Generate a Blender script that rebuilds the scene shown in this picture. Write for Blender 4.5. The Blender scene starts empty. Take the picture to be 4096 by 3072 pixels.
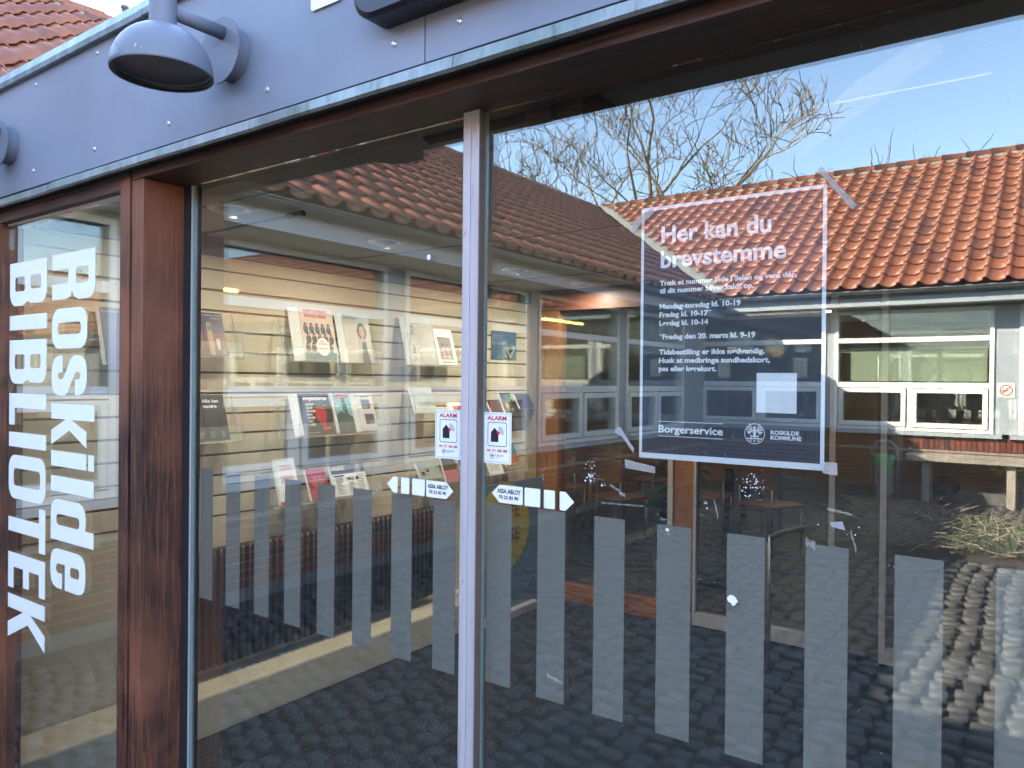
import bpy, math, random
from mathutils import Vector, Matrix
random.seed(7)
R = math.radians
S = bpy.context.scene
COL = S.collection

# ------------------------------------------------------------------ camera
cam_d = bpy.data.cameras.new("camera")
cam = bpy.data.objects.new("camera", cam_d)
COL.objects.link(cam)
YAW, PIT, ROL = .6237, -.0048, .010
fw = Vector((math.sin(-YAW) * math.cos(PIT), math.cos(YAW) * math.cos(PIT), math.sin(PIT)))
rt = Vector((math.cos(YAW), math.sin(YAW), 0))
up = rt.cross(fw)
r2 = rt * math.cos(ROL) + up * math.sin(ROL)
u2 = -rt * math.sin(ROL) + up * math.cos(ROL)
m = Matrix((r2, u2, -fw)).transposed().to_4x4()
m.translation = Vector((0, -1.17, 1.60))
cam.matrix_world = m
cam_d.sensor_width = 36
cam_d.lens = 36 * 3037 / 4096
cam_d.clip_start = .02
cam_d.clip_end = 600
S.camera = cam

# ------------------------------------------------------------------ sky, sun, exposure
SUN = Vector((-.635, .585, .512)).normalized()
w = bpy.data.worlds.new("World")
S.world = w
w.use_nodes = True
nt = w.node_tree
bg = nt.nodes['Background']
sky = nt.nodes.new('ShaderNodeTexSky')
sky.sky_type = 'NISHITA'
sky.sun_disc = False
sky.sun_elevation = math.asin(SUN.z)
sky.sun_rotation = math.atan2(SUN.x, SUN.y)
sky.air_density = 1.0
sky.dust_density = .5
sky.ozone_density = 1.0
nt.links.new(sky.outputs[0], bg.inputs[0])
bg.inputs[1].default_value = .13
sl = bpy.data.lights.new("sun", 'SUN')
sl.energy = 5.0
sl.angle = R(.53)
sl.color = (1, .90, .72)
so = bpy.data.objects.new("sun", sl)
COL.objects.link(so)
so.rotation_euler = SUN.to_track_quat('Z', 'Y').to_euler()
so.location = (0, 0, 30)
S.view_settings.view_transform = 'Standard'
S.view_settings.look = 'None'
S.view_settings.gamma = 1
S.view_settings.exposure = 3.5
S.view_settings.use_curve_mapping = False
S.cycles.max_bounces = 10
S.cycles.diffuse_bounces = 4
S.cycles.glossy_bounces = 5
S.cycles.transmission_bounces = 6
S.cycles.transparent_max_bounces = 40
S.cycles.use_denoising = True
S.cycles.sample_clamp_indirect = 6
S.cycles.caustics_reflective = False
S.cycles.caustics_refractive = False


# ------------------------------------------------------------------ object helpers
def tag(o, label=None, cat=None, group=None, kind=None):
    if label: o['label'] = label
    if cat: o['category'] = cat
    if group: o['group'] = group
    if kind: o['kind'] = kind
    return o


def empty(name, loc=(0, 0, 0), label=None, cat=None, group=None):
    o = bpy.data.objects.new(name, None)
    COL.objects.link(o)
    o.location = loc
    o.empty_display_size = .1
    return tag(o, label, cat, group)


def world_of(o):
    """world matrix from the objects' own channels, without waiting for a scene update"""
    B = o.matrix_basis
    return B if o.parent is None else world_of(o.parent) @ o.matrix_parent_inverse @ B


def keep(o, parent):
    if parent is not None:
        o.parent = parent
        o.matrix_parent_inverse = world_of(parent).inverted()
    return o


class MB:
    """collects faces in world coordinates (through an optional matrix) and links them as ONE object"""
    def __init__(s, M=None):
        s.v = []; s.f = []; s.M = M

    def p(s, x, y, z):
        q = Vector((x, y, z))
        if s.M is not None: q = s.M @ q
        s.v.append(q[:])
        return len(s.v) - 1

    def face(s, pts):
        s.f.append([s.p(*q) for q in pts])
        return s

    def box(s, a, b):
        x0, y0, z0 = a; x1, y1, z1 = b
        i = [s.p(*q) for q in ((x0, y0, z0), (x1, y0, z0), (x1, y1, z0), (x0, y1, z0), (x0, y0, z1), (x1, y0, z1), (x1, y1, z1), (x0, y1, z1))]
        for q in ((3, 2, 1, 0), (4, 5, 6, 7), (0, 1, 5, 4), (1, 2, 6, 5), (2, 3, 7, 6), (3, 0, 4, 7)):
            s.f.append([i[k] for k in q])
        return s

    def ring(s, c, ax, r, n):
        ax = Vector(ax).normalized()
        t = Vector((0, 0, 1)) if abs(ax.z) < .9 else Vector((1, 0, 0))
        e1 = ax.cross(t).normalized(); e2 = ax.cross(e1)
        return [s.p(*(Vector(c) + r * (math.cos(6.28318 * k / n) * e1 + math.sin(6.28318 * k / n) * e2))) for k in range(n)]

    def bridge(s, a, b):
        n = len(a)
        for k in range(n): s.f.append([a[k], a[(k + 1) % n], b[(k + 1) % n], b[k]])

    def tube(s, pts, rad, n=10, caps=True):
        pts = [Vector(q) for q in pts]
        if not isinstance(rad, (list, tuple)): rad = [rad] * len(pts)
        prev = None
        for k, q in enumerate(pts):
            d = (pts[min(k + 1, len(pts) - 1)] - pts[max(k - 1, 0)])
            rg = s.ring(q, d, rad[k], n)
            if prev: s.bridge(prev, rg)
            elif caps: s.f.append(rg[::-1])
            prev = rg
        if caps: s.f.append(prev)
        return s

    def lathe(s, c, prof, n=32, ax=(0, 0, 1)):
        ax = Vector(ax).normalized(); prev = None
        for (r, h) in prof:
            q = Vector(c) + ax * h
            rg = s.ring(q, ax, max(r, 1e-4), n)
            if prev: s.bridge(prev, rg)
            prev = rg
        return s

    def build(s, name, mat, parent=None, smooth=False, bevel=0):
        me = bpy.data.meshes.new(name)
        me.from_pydata(s.v, [], s.f)
        me.validate(); me.update()
        o = bpy.data.objects.new(name, me)
        COL.objects.link(o)
        if mat: me.materials.append(mat)
        if smooth:
            for p in me.polygons: p.use_smooth = True
        if bevel:
            b = o.modifiers.new('bevel', 'BEVEL'); b.width = bevel; b.segments = 2; b.limit_method = 'ANGLE'
        keep(o, parent)
        return o


def box(name, a, b, mat, parent=None, bevel=0, M=None):
    return MB(M).box(a, b).build(name, mat, parent, bevel=bevel)


# ------------------------------------------------------------------ flat print (shapes and lettering)
class Plane:
    def __init__(s, o, ex, ey, k=1):
        s.k = k; s.o = Vector(o); s.ex = Vector(ex).normalized(); s.ey = Vector(ey).normalized()
        s.n = s.ex.cross(s.ey)

    def at(s, u, v, h=0): return s.o + s.ex * (u * s.k) + s.ey * (v * s.k) + s.n * h


def curve_mesh(setup, typ):
    c = bpy.data.curves.new('tmp', typ)
    setup(c)
    o = bpy.data.objects.new('tmp', c)
    COL.objects.link(o)
    dg = bpy.context.evaluated_depsgraph_get()
    me = bpy.data.meshes.new_from_object(o.evaluated_get(dg))
    bpy.data.objects.remove(o)
    bpy.data.curves.remove(c)
    vs = [v.co[:2] for v in me.vertices]
    fs = [list(p.vertices) for p in me.polygons]
    bpy.data.meshes.remove(me)
    return vs, fs


def shape_mesh(loops):
    def f(c):
        c.dimensions = '2D'; c.fill_mode = 'BOTH'
        for L in loops:
            sp = c.splines.new('POLY'); sp.points.add(len(L) - 1)
            for k, q in enumerate(L): sp.points[k].co = (q[0], q[1], 0, 1)
            sp.use_cyclic_u = True
    return curve_mesh(f, 'CURVE')


TC = {}
def text_mesh(t, bold):
    if (t, bold) not in TC:
        def f(c):
            c.body = t; c.size = 1; c.resolution_u = 3; c.offset = bold; c.fill_mode = 'FRONT'
        TC[(t, bold)] = curve_mesh(f, 'FONT')
    return TC[(t, bold)]


class Print:
    """flat ink on a plane: one mesh for all marks of one colour"""
    def __init__(s, pl, h): s.pl = pl; s.h = h; s.v = []; s.f = []

    def add(s, vs, fs, u=0, v=0, su=1, sv=1, ang=0):
        b = len(s.v); c, q = math.cos(ang), math.sin(ang)
        for x, y in vs:
            x, y = x * su, y * sv
            s.v.append(s.pl.at(u + c * x - q * y, v + q * x + c * y, s.h)[:])
        for p in fs: s.f.append([b + i for i in p])
        return s

    def poly(s, *loops):
        return s.add(*shape_mesh([list(l) for l in loops]))

    def rect(s, u0, v0, u1, v1):
        return s.add([(u0, v0), (u1, v0), (u1, v1), (u0, v1)], [[0, 1, 2, 3]])

    def text(s, t, u, v, cap, width=None, bold=.012, ang=0):
        vs, fs = text_mesh(t, bold)
        if not vs: return s
        k = cap / .70
        x0 = min(a for a, b in vs); x1 = max(a for a, b in vs)
        kw = k if width is None else width / (x1 - x0)
        return s.add([(a - x0, b) for a, b in vs], fs, u, v, kw, k, ang)

    def build(s, name, mat, parent):
        me = bpy.data.meshes.new(name); me.from_pydata(s.v, [], s.f); me.update()
        me.materials.append(mat)
        o = bpy.data.objects.new(name, me); COL.objects.link(o)
        return keep(o, parent)


def rrect(u0, v0, u1, v1, r, n=5):
    P = []
    for cx, cy, a0 in ((u1 - r, v1 - r, 0), (u0 + r, v1 - r, 90), (u0 + r, v0 + r, 180), (u1 - r, v0 + r, 270)):
        for k in range(n + 1):
            a = R(a0 + 90 * k / n)
            P.append((cx + r * math.cos(a), cy + r * math.sin(a)))
    return P


def circ(u, v, r, n=28, ry=None):
    ry = ry or r
    return [(u + r * math.cos(6.28318 * k / n), v + ry * math.sin(6.28318 * k / n)) for k in range(n)]


def arc(u, v, r0, r1, a0, a1, n=10):
    A = [R(a0 + (a1 - a0) * k / n) for k in range(n + 1)]
    return [(u + r1 * math.cos(a), v + r1 * math.sin(a)) for a in A] + [(u + r0 * math.cos(a), v + r0 * math.sin(a)) for a in A[::-1]]


def sheet(name, pl, loops, t, mat, parent):
    """thin solid sheet: front outline plus back and edges"""
    vs, fs = shape_mesh(loops)
    V = [pl.at(x, y, t)[:] for x, y in vs] + [pl.at(x, y, 0)[:] for x, y in vs]
    n = len(vs)
    F = [list(p) for p in fs] + [[i + n for i in p[::-1]] for p in fs]
    E = {}
    for p in fs:
        for a, b in zip(p, p[1:] + p[:1]): E[(a, b)] = 1
    for (a, b) in E:
        if (b, a) not in E: F.append([b, a, a + n, b + n])
    me = bpy.data.meshes.new(name); me.from_pydata(V, [], F); me.update(); me.materials.append(mat)
    o = bpy.data.objects.new(name, me); COL.objects.link(o)
    return keep(o, parent)


# ------------------------------------------------------------------ materials
class Mat:
    def __init__(s, name):
        s.m = bpy.data.materials.new(name); s.m.use_nodes = True
        s.n = s.m.node_tree.nodes; s.l = s.m.node_tree.links
        s.b = s.n['Principled BSDF']; s.out = s.n['Material Output']

    def node(s, t, **k):
        x = s.n.new(t)
        for a, b in k.items():
            if a.startswith('i_'): x.inputs[a[2:].replace('_', ' ')].default_value = b
            else: setattr(x, a, b)
        return x

    def coord(s, scale, kind='Object', rot=(0, 0, 0)):
        c = s.node('ShaderNodeTexCoord'); mp = s.node('ShaderNodeMapping')
        s.l.new(c.outputs[kind], mp.inputs[0]); mp.inputs['Scale'].default_value = scale; mp.inputs['Rotation'].default_value = rot
        return mp.outputs[0]

    def noise(s, scale, vec, detail=4, rough=.6, dist=0):
        x = s.node('ShaderNodeTexNoise'); x.inputs['Scale'].default_value = scale; x.inputs['Detail'].default_value = detail
        x.inputs['Roughness'].default_value = rough; x.inputs['Distortion'].default_value = dist
        s.l.new(vec, x.inputs['Vector'])
        return x.outputs['Fac']

    def ramp(s, fac, stops):
        x = s.node('ShaderNodeValToRGB'); e = x.color_ramp.elements
        while len(e) < len(stops): e.new(.5)
        for k, (p, c) in enumerate(stops):
            e[k].position = p; e[k].color = (*c, 1) if len(c) == 3 else c
        s.l.new(fac, x.inputs[0])
        return x.outputs[0]

    def mix(s, fac, a, b, mode='MIX'):
        x = s.node('ShaderNodeMix', data_type='RGBA', blend_type=mode)
        for i, q in ((0, fac), (6, a), (7, b)):
            if isinstance(q, (int, float)): x.inputs[i].default_value = q
            elif isinstance(q, tuple): x.inputs[i].default_value = (*q, 1)
            else: s.l.new(q, x.inputs[i])
        return x.outputs[2]

    def bump(s, h, st=.3, dist=.002):
        x = s.node('ShaderNodeBump'); x.inputs['Strength'].default_value = st; x.inputs['Distance'].default_value = dist
        s.l.new(h, x.inputs['Height']); s.l.new(x.outputs[0], s.b.inputs['Normal'])

    def col(s, c):
        if isinstance(c, tuple): s.b.inputs['Base Color'].default_value = (*c, 1)
        else: s.l.new(c, s.b.inputs['Base Color'])
        return s

    def set(s, rough=.6, metal=0, spec=.5):
        s.b.inputs['Roughness'].default_value = rough; s.b.inputs['Metallic'].default_value = metal
        s.b.inputs['Specular IOR Level'].default_value = spec
        return s


def simple(name, c, rough=.6, metal=0, var=.12, sc=20, spec=.5, bump=0):
    M = Mat(name).set(rough, metal, spec)
    v = M.coord((1, 1, 1))
    f = M.noise(sc, v)
    M.col(M.ramp(f, [(.25, tuple(x * (1 - var) for x in c)), (.75, tuple(min(1, x * (1 + var)) for x in c))]))
    if bump: M.bump(f, bump, .002)
    return M.m


def emit(name, c, st):
    M = Mat(name); M.col(c)
    M.b.inputs['Emission Color'].default_value = (*c, 1); M.b.inputs['Emission Strength'].default_value = st
    return M.m


def wood(name, axis, dark, mid, light, rough=.55, gs=1.0):
    M = Mat(name).set(rough)
    sc = [38 * gs] * 3; sc['xyz'.index(axis)] = 1.1
    v = M.coord(tuple(sc))
    g = M.noise(2.0, v, 7, .72, 1.1)
    sc2 = [160 * gs] * 3; sc2['xyz'.index(axis)] = 5
    g2 = M.noise(1.5, M.coord(tuple(sc2)), 3, .7)
    blot = M.noise(2.2, M.coord((1, 1, 1)), 3, .6, .4)
    c = M.ramp(g, [(.33, tuple(x * 1.5 for x in dark)), (.5, mid), (.68, light)])
    c = M.mix(M.ramp(g2, [(.38, (1, 1, 1)), (.52, (0, 0, 0))]), c, tuple(x * .35 for x in dark))
    c = M.mix(M.ramp(blot, [(.42, (0, 0, 0)), (.66, (.75, .75, .75))]), c, light)
    M.col(c); M.bump(M.mix(.5, g, g2), .7, .0018)
    return M.m


def glass(name, r0=.08, tint=(.93, .97, .955), dirt=0.0):
    M = Mat(name)
    g = M.node('ShaderNodeNewGeometry')
    d = M.node('ShaderNodeVectorMath', operation='DOT_PRODUCT')
    M.l.new(g.outputs['Normal'], d.inputs[0]); M.l.new(g.outputs['Incoming'], d.inputs[1])
    a = M.node('ShaderNodeMath', operation='ABSOLUTE'); M.l.new(d.outputs['Value'], a.inputs[0])
    o = M.node('ShaderNodeMath', operation='SUBTRACT'); o.inputs[0].default_value = 1; M.l.new(a.outputs[0], o.inputs[1])
    p = M.node('ShaderNodeMath', operation='POWER'); M.l.new(o.outputs[0], p.inputs[0]); p.inputs[1].default_value = 3.0
    q = M.node('ShaderNodeMath', operation='MULTIPLY_ADD'); M.l.new(p.outputs[0], q.inputs[0]); q.inputs[1].default_value = 1 - r0; q.inputs[2].default_value = r0
    q.use_clamp = True
    t = M.node('ShaderNodeBsdfTransparent'); t.inputs[0].default_value = (*tint, 1)
    gl = M.node('ShaderNodeBsdfGlossy'); gl.inputs['Roughness'].default_value = 0.0; gl.inputs['Color'].default_value = (.96, .98, 1, 1)
    mx = M.node('ShaderNodeMixShader'); M.l.new(q.outputs[0], mx.inputs[0]); M.l.new(t.outputs[0], mx.inputs[1]); M.l.new(gl.outputs[0], mx.inputs[2])
    res = mx.outputs[0]
    if dirt:
        df = M.node('ShaderNodeBsdfDiffuse'); df.inputs[0].default_value = (.55, .55, .5, 1)
        v = M.coord((1, 1, .25))
        n1 = M.noise(22, v, 6, .75, .3); n2 = M.noise(160, M.coord((1, 1, 1)), 2, .5)
        fac = M.ramp(n1, [(.35, (dirt * .25,) * 3), (.8, (dirt,) * 3)])
        sp = M.ramp(n2, [(.735, (0, 0, 0)), (.76, (.35, .35, .35))])
        f2 = M.mix(1.0, fac, sp, 'ADD')
        m2 = M.node('ShaderNodeMixShader'); M.l.new(f2, m2.inputs[0]); M.l.new(res, m2.inputs[1]); M.l.new(df.outputs[0], m2.inputs[2])
        res = m2.outputs[0]
        # slight waviness of float glass
        bz = M.node('ShaderNodeBump'); bz.inputs['Strength'].default_value = .04; bz.inputs['Distance'].default_value = .01
        M.l.new(M.noise(2.5, M.coord((1, 1, .4)), 1, .4), bz.inputs['Height']); M.l.new(bz.outputs[0], gl.inputs['Normal'])
    M.l.new(res, M.out.inputs[0])
    return M.m


def film(name, c, alpha, rough=.5, var=0.0):
    """translucent sheet: part of the light goes straight through"""
    M = Mat(name)
    t = M.node('ShaderNodeBsdfTransparent')
    d = M.node('ShaderNodeBsdfDiffuse'); d.inputs[0].default_value = (*c, 1)
    mx = M.node('ShaderNodeMixShader'); mx.inputs[0].default_value = alpha
    if var:
        f = M.noise(14, M.coord((1, 1, .5)), 5, .7)
        r = M.ramp(f, [(.2, (alpha - var,) * 3), (.8, (min(1, alpha + var),) * 3)]); M.l.new(r, mx.inputs[0])
    M.l.new(t.outputs[0], mx.inputs[1]); M.l.new(d.outputs[0], mx.inputs[2]); M.l.new(mx.outputs[0], M.out.inputs[0])
    return M.m


def fascia_mat():
    M = Mat('fascia_board').set(.5, 0, .4)
    f = M.noise(260, M.coord((1, 1, 1)), 3, .6); f2 = M.noise(2.2, M.coord((1, 1, 1)), 5, .6)
    c = M.ramp(f2, [(.3, (.17, .20, .255)), (.7, (.225, .26, .32))])
    c = M.mix(M.ramp(f, [(.62, (0, 0, 0)), (.8, (.5, .5, .5))]), c, (.27, .29, .34))
    M.col(c); M.bump(f, .25, .0008)
    return M.m


def zinc_mat(name, base=(.42, .46, .48), green=.6, axis='z'):
    M = Mat(name).set(.45, .35, .5)
    a = M.noise(14, M.coord((1, 1, .15)), 5, .7); b = M.noise(3.1, M.coord((1, 1, 1)), 4, .6, .3); c3 = M.noise(60, M.coord((1, 1, .2)), 3, .7)
    c = M.ramp(a, [(.3, tuple(x * .55 for x in base)), (.55, base), (.8, tuple(min(1, x * 1.45) for x in base))])
    c = M.mix(M.ramp(b, [(.52, (0, 0, 0)), (.7, (green,) * 3)]), c, (.10, .17, .13))
    c = M.mix(M.ramp(c3, [(.56, (0, 0, 0)), (.72, (.6, .6, .6))]), c, (.07, .08, .08))
    M.col(c)
    return M.m


def paint_lamp():
    M = Mat('lamp_grey_paint').set(.45, 0, .3)
    f = M.noise(5, M.coord((1, 1, 1)), 5, .6, .2); g = M.noise(90, M.coord((1, 1, 1)), 2, .5)
    c = M.ramp(f, [(.3, (.145, .165, .205)), (.7, (.175, .195, .235))])
    c = M.mix(M.ramp(g, [(.74, (0, 0, 0)), (.76, (.8, .8, .8))]), c, (.5, .48, .42))
    M.col(c)
    return M.m


def tile_mat(name, rnd, lichen=.2):
    M = Mat(name).set(.46, 0, .5)
    if rnd == 'object':
        o = M.node('ShaderNodeObjectInfo').outputs['Random']
    else:
        o = M.node('ShaderNodeNewGeometry').outputs['Random Per Island']
    c = M.ramp(o, [(0, (.175, .056, .026)), (.3, (.215, .070, .032)), (.62, (.25, .084, .039)), (.85, (.20, .060, .030)), (1, (.12, .045, .028))])
    f = M.noise(9, M.coord((1, 1, 1)), 6, .7)
    c = M.mix(M.ramp(f, [(.5, (0, 0, 0)), (.8, (.55, .55, .55))]), c, (.14, .06, .04))
    g = M.noise(35, M.coord((1, 1, 1)), 4, .7)
    c = M.mix(M.ramp(g, [(.66, (0, 0, 0)), (.76, (lichen * 2,) * 3)]), c, (.22, .21, .15))
    M.col(c); M.bump(f, .2, .003)
    return M.m


def brick_mat(name, rnd):
    M = Mat(name).set(.85, 0, .2)
    o = M.node('ShaderNodeObjectInfo').outputs['Random'] if rnd == 'object' else M.node('ShaderNodeNewGeometry').outputs['Random Per Island']
    c = M.ramp(o, [(0, (.075, .027, .021)), (.35, (.125, .038, .025)), (.6, (.17, .052, .030)), (.8, (.09, .033, .025)), (1, (.045, .027, .025))])
    f = M.noise(30, M.coord((1, 1, 1)), 6, .75)
    c = M.mix(M.ramp(f, [(.5, (0, 0, 0)), (.8, (.6, .6, .6))]), c, (.075, .045, .036))
    M.col(c); M.bump(f, .5, .004)
    return M.m


def cobble_mat(name, rnd):
    M = Mat(name).set(.6, 0, .4)
    o = M.node('ShaderNodeObjectInfo').outputs['Random'] if rnd == 'object' else M.node('ShaderNodeNewGeometry').outputs['Random Per Island']
    c = M.ramp(o, [(0, (.034, .033, .033)), (.35, (.050, .048, .046)), (.6, (.068, .063, .060)), (.8, (.045, .042, .039)), (1, (.082, .078, .075))])
    f = M.noise(45, M.coord((1, 1, 1)), 6, .75)
    c = M.mix(M.ramp(f, [(.45, (0, 0, 0)), (.8, (.6, .6, .6))]), c, (.045, .045, .045))
    M.col(c); M.bump(f, .5, .004)
    return M.m


def carpet_mat(name, base, fleck, streak):
    M = Mat(name).set(.95, 0, .1)
    v = M.coord((1, 3.2, 1), rot=(0, 0, .35)) if not streak else M.coord((3, 1.2, 1), rot=(0, 0, .2))
    a = M.noise(70, v, 4, .8); b = M.noise(5, M.coord((1, 1, 1)), 4, .6); d = M.noise(110 if streak else 75, v, 2, .6)
    c = M.ramp(a, [(.3, tuple(x * .5 for x in base)), (.7, tuple(x * 1.5 for x in base))])
    c = M.mix(M.ramp(d, [(.575 if not streak else .56, (0, 0, 0)), (.66, (.6, .6, .6))]), c, fleck)
    c = M.mix(M.ramp(b, [(.3, (.35, .35, .35)), (.7, (0, 0, 0))]), c, tuple(x * .6 for x in base))
    M.col(c); M.bump(a, .7, .004)
    return M.m


def wall_paint(name, c, stain=.1):
    M = Mat(name).set(.8, 0, .2)
    a = M.noise(2.5, M.coord((1, 1, 1)), 6, .65); b = M.noise(120, M.coord((1, 1, 1)), 3, .6)
    col = M.ramp(a, [(.3, tuple(x * (1 - stain) for x in c)), (.7, c)])
    M.col(col); M.bump(b, .15, .001)
    return M.m


def weathered_paint(name, c, chips=.5, under=(.22, .17, .12)):
    M = Mat(name).set(.55)
    a = M.noise(8, M.coord((1, 1, 1)), 6, .7); b = M.noise(55, M.coord((1, 1, .4)), 4, .75)
    col = M.ramp(a, [(.3, tuple(x * .86 for x in c)), (.7, c)])
    col = M.mix(M.ramp(b, [(.66, (0, 0, 0)), (.74, (chips,) * 3)]), col, under)
    M.col(col)
    return M.m


def alu_mat():
    M = Mat('anodised_aluminium').set(.4, .2, .5)
    a = M.noise(20, M.coord((1, 1, .08)), 5, .7); b = M.noise(11, M.coord((3, 1, .6)), 6, .8, 1.2)
    c = M.ramp(a, [(.3, (.42, .40, .415)), (.7, (.55, .525, .54))])
    c = M.mix(M.ramp(b, [(.60, (0, 0, 0)), (.64, (.55, .55, .55)), (.68, (0, 0, 0))]), c, (.16, .155, .15))
    M.col(c)
    return M.m


WOOD_Z = wood('dark_oak_upright', 'z', (.014, .008, .007), (.060, .023, .014), (.27, .10, .05))
WOOD_X = wood('dark_oak_beam', 'x', (.018, .011, .011), (.050, .025, .020), (.11, .052, .038))
WOOD_IN = wood('varnished_pine', 'z', (.16, .06, .02), (.24, .10, .035), (.34, .15, .055), .4)
WOOD_INX = wood('varnished_pine_rail', 'x', (.16, .06, .02), (.26, .10, .035), (.36, .15, .055), .4)
BENCHW = wood('weathered_bench_wood', 'x', (.18, .15, .12), (.27, .23, .18), (.36, .31, .25), .8)
FASCIA = fascia_mat()
ZINC = zinc_mat('weathered_zinc', (.27, .31, .31), .7)
CAPM = zinc_mat('parapet_zinc', (.22, .29, .32), .3)
GUTTER = zinc_mat('gutter_zinc', (.10, .11, .11), .15)
LAMP = paint_lamp()
LAMPIN = simple('lamp_diffuser', (.16, .17, .185), .35, var=.2, sc=9)
DARKMET = simple('black_coated_metal', (.012, .014, .02), .4, sc=30)
STEEL = simple('stainless_steel', (.6, .6, .6), .3, .9)
ALU = alu_mat()
BRUSH = simple('black_brush_seal', (.010, .011, .014), .9, var=.5, sc=200)
GLASS = glass('insulating_glass', .095, (.95, .975, .96), .012)
PANE = glass('window_glass', .07, (.85, .90, .88), .01)
INNER = glass('inner_door_glass', .035, (.96, .975, .97), .005)
EDGE = simple('green_glass_edge', (.16, .27, .26), .2)
BAR = film('grey_safety_film', (.25, .243, .215), .965, var=.05)
BAR2 = film('beige_safety_film', (.50, .42, .36), .75, var=.05)
VINYL = simple('white_vinyl', (.80, .84, .86), .5, var=.03)
PAPER = simple('white_paper', (.82, .84, .88), .5, var=.04, sc=6)
POSTERD = film('slate_print', (.060, .070, .090), .97, var=.03)
INK = simple('black_ink', (.012, .013, .02), .4)
RED = simple('red_ink', (.55, .025, .03), .4)
TAPE = film('clear_tape', (.55, .52, .48), .35, var=.2)
GTAPE = simple('grey_tape', (.30, .31, .33), .35)
WALLB = wall_paint('beige_wall_paint', (.60, .54, .42), .12)
SLATM = wall_paint('beige_slat_board', (.62, .57, .46), .08)
GROOVE = simple('groove_shade_lining', (.20, .16, .13), .8)
CEIL = wall_paint('grey_ceiling_board', (.42, .43, .40), .06)
DARKBAND = simple('dark_cornice_board', (.10, .10, .10), .6)
WHITEP = weathered_paint('white_window_paint', (.80, .78, .70), .5)
GREYP = weathered_paint('grey_board_paint', (.33, .36, .38), .7, (.18, .16, .13))
MORTAR = simple('lime_mortar', (.22, .195, .155), .95, var=.3, sc=30, bump=.5)
VALLEY = simple('pale_valley_mortar', (.24, .24, .20), .95, var=.35, sc=25, bump=.8)
CONC = simple('concrete_plinth', (.09, .09, .083), .9, var=.25, sc=12, bump=.3)
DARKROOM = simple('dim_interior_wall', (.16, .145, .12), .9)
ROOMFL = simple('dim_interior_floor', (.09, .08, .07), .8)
SOIL = simple('bed_soil', (.035, .028, .022), .95, var=.5, sc=30, bump=1)
JOINT = simple('paving_joint_sand', (.028, .026, .023), .95, var=.4, sc=20, bump=.6)
BARK = simple('grey_brown_bark', (.15, .12, .065), .9, var=.45, sc=6)
TWIG = simple('dry_twigs', (.22, .18, .13), .9, var=.5, sc=12)
RADM = simple('dark_radiator_enamel', (.028, .022, .022), .35, var=.2)
CHROME = simple('worn_chrome', (.5, .5, .48), .3, .9)
WHITEG = simple('white_plastic', (.75, .75, .72), .4)
ACRYL = film('clear_acrylic', (.75, .78, .75), .10)
CARPET = carpet_mat('fleck_carpet', (.026, .029, .038), (.30, .32, .36), False)
MATT = carpet_mat('ribbed_entrance_mat', (.030, .042, .060), (.10, .125, .165), True)
BLINDM = simple('venetian_slat', (.62, .60, .44), .5, var=.05)

# ------------------------------------------------------------------ ground
tag(MB().face([(-200, -200, -.09), (200, -200, -.09), (200, -.0, -.09), (-200, -.0, -.09)]).build('ground', JOINT), kind='structure')
tag(MB().face([(-200, 0, -.094), (200, 0, -.094), (200, 200, -.094), (-200, 200, -.094)]).build('ground', JOINT), kind='structure')

# cobbles: rounded setts, the nearest 300 as pieces of the courtyard paving
cob = [(-.5, -.5), (.5, -.5), (.5, .5), (-.5, .5)]
def sett(mb, cx, cy, z, sx, sy, h, a):
    c, q = math.cos(a), math.sin(a)
    rows = []
    for k, (kk, hz) in enumerate(((1.0, -.05), (1.0, h * .55), (.92, h * .90), (.72, h))):
        pts = []
        for j in range(8):
            t = R(45 * j + 22.5)
            ex = math.copysign(abs(math.cos(t)) ** .55, math.cos(t)) * .5 * kk; ey = math.copysign(abs(math.sin(t)) ** .55, math.sin(t)) * .5 * kk
            x, y = ex * sx, ey * sy
            pts.append(mb.p(cx + c * x - q * y, cy + q * x + c * y, z + hz))
        if rows: mb.bridge(rows, pts)
        rows = pts
    mb.f.append(rows)
paving = tag(empty('cobble_paving', (0, -6, -.09)), kind='structure')
SETTM, SETTS = cobble_mat('granite_sett', 'object'), cobble_mat('granite_sett_far', 'island')
setts = []
PX, PY = .126, .108
for i in range(-38, 34):
    for j in range(0, 104):
        x = i * PX; y = -.35 - j * PY
        x2 = x + .03 * math.sin(j * .21 + i * .1) + (j % 2) * .02; y2 = y + .5 * PY * (i % 2) + .025 * math.sin(i * .6)
        if y2 < -11.2 or x2 < -4.7: continue
        if -2.3 < x2 < -.9 and -9.9 < y2 < -6.95 + .3 * math.sin(x2 * 5): continue
        if -1.0 < x2 < 1.6 and -9.3 < y2 < -7.2: continue
        setts.append((x2 + random.uniform(-.006, .006), y2 + random.uniform(-.006, .006), random.uniform(-.010, .010), PX * random.uniform(.70, .95), PY * random.uniform(.64, .95), random.uniform(.018, .042), random.uniform(-.16, .16)))
near = sorted(range(len(setts)), key=lambda k: abs(setts[k][1] + 2.9) * .8 + abs(setts[k][0] + .9))[:290]
nears = set(near)
protos = []
for k in range(6):
    mb = MB(); sett(mb, 0, 0, 0, PX * random.uniform(.74, .96), PY * random.uniform(.66, .94), random.uniform(.022, .040), 0)
    me = bpy.data.meshes.new('sett'); me.from_pydata(mb.v, [], mb.f); me.update(); me.materials.append(SETTM)
    for p in me.polygons: p.use_smooth = True
    protos.append(me)
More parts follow.
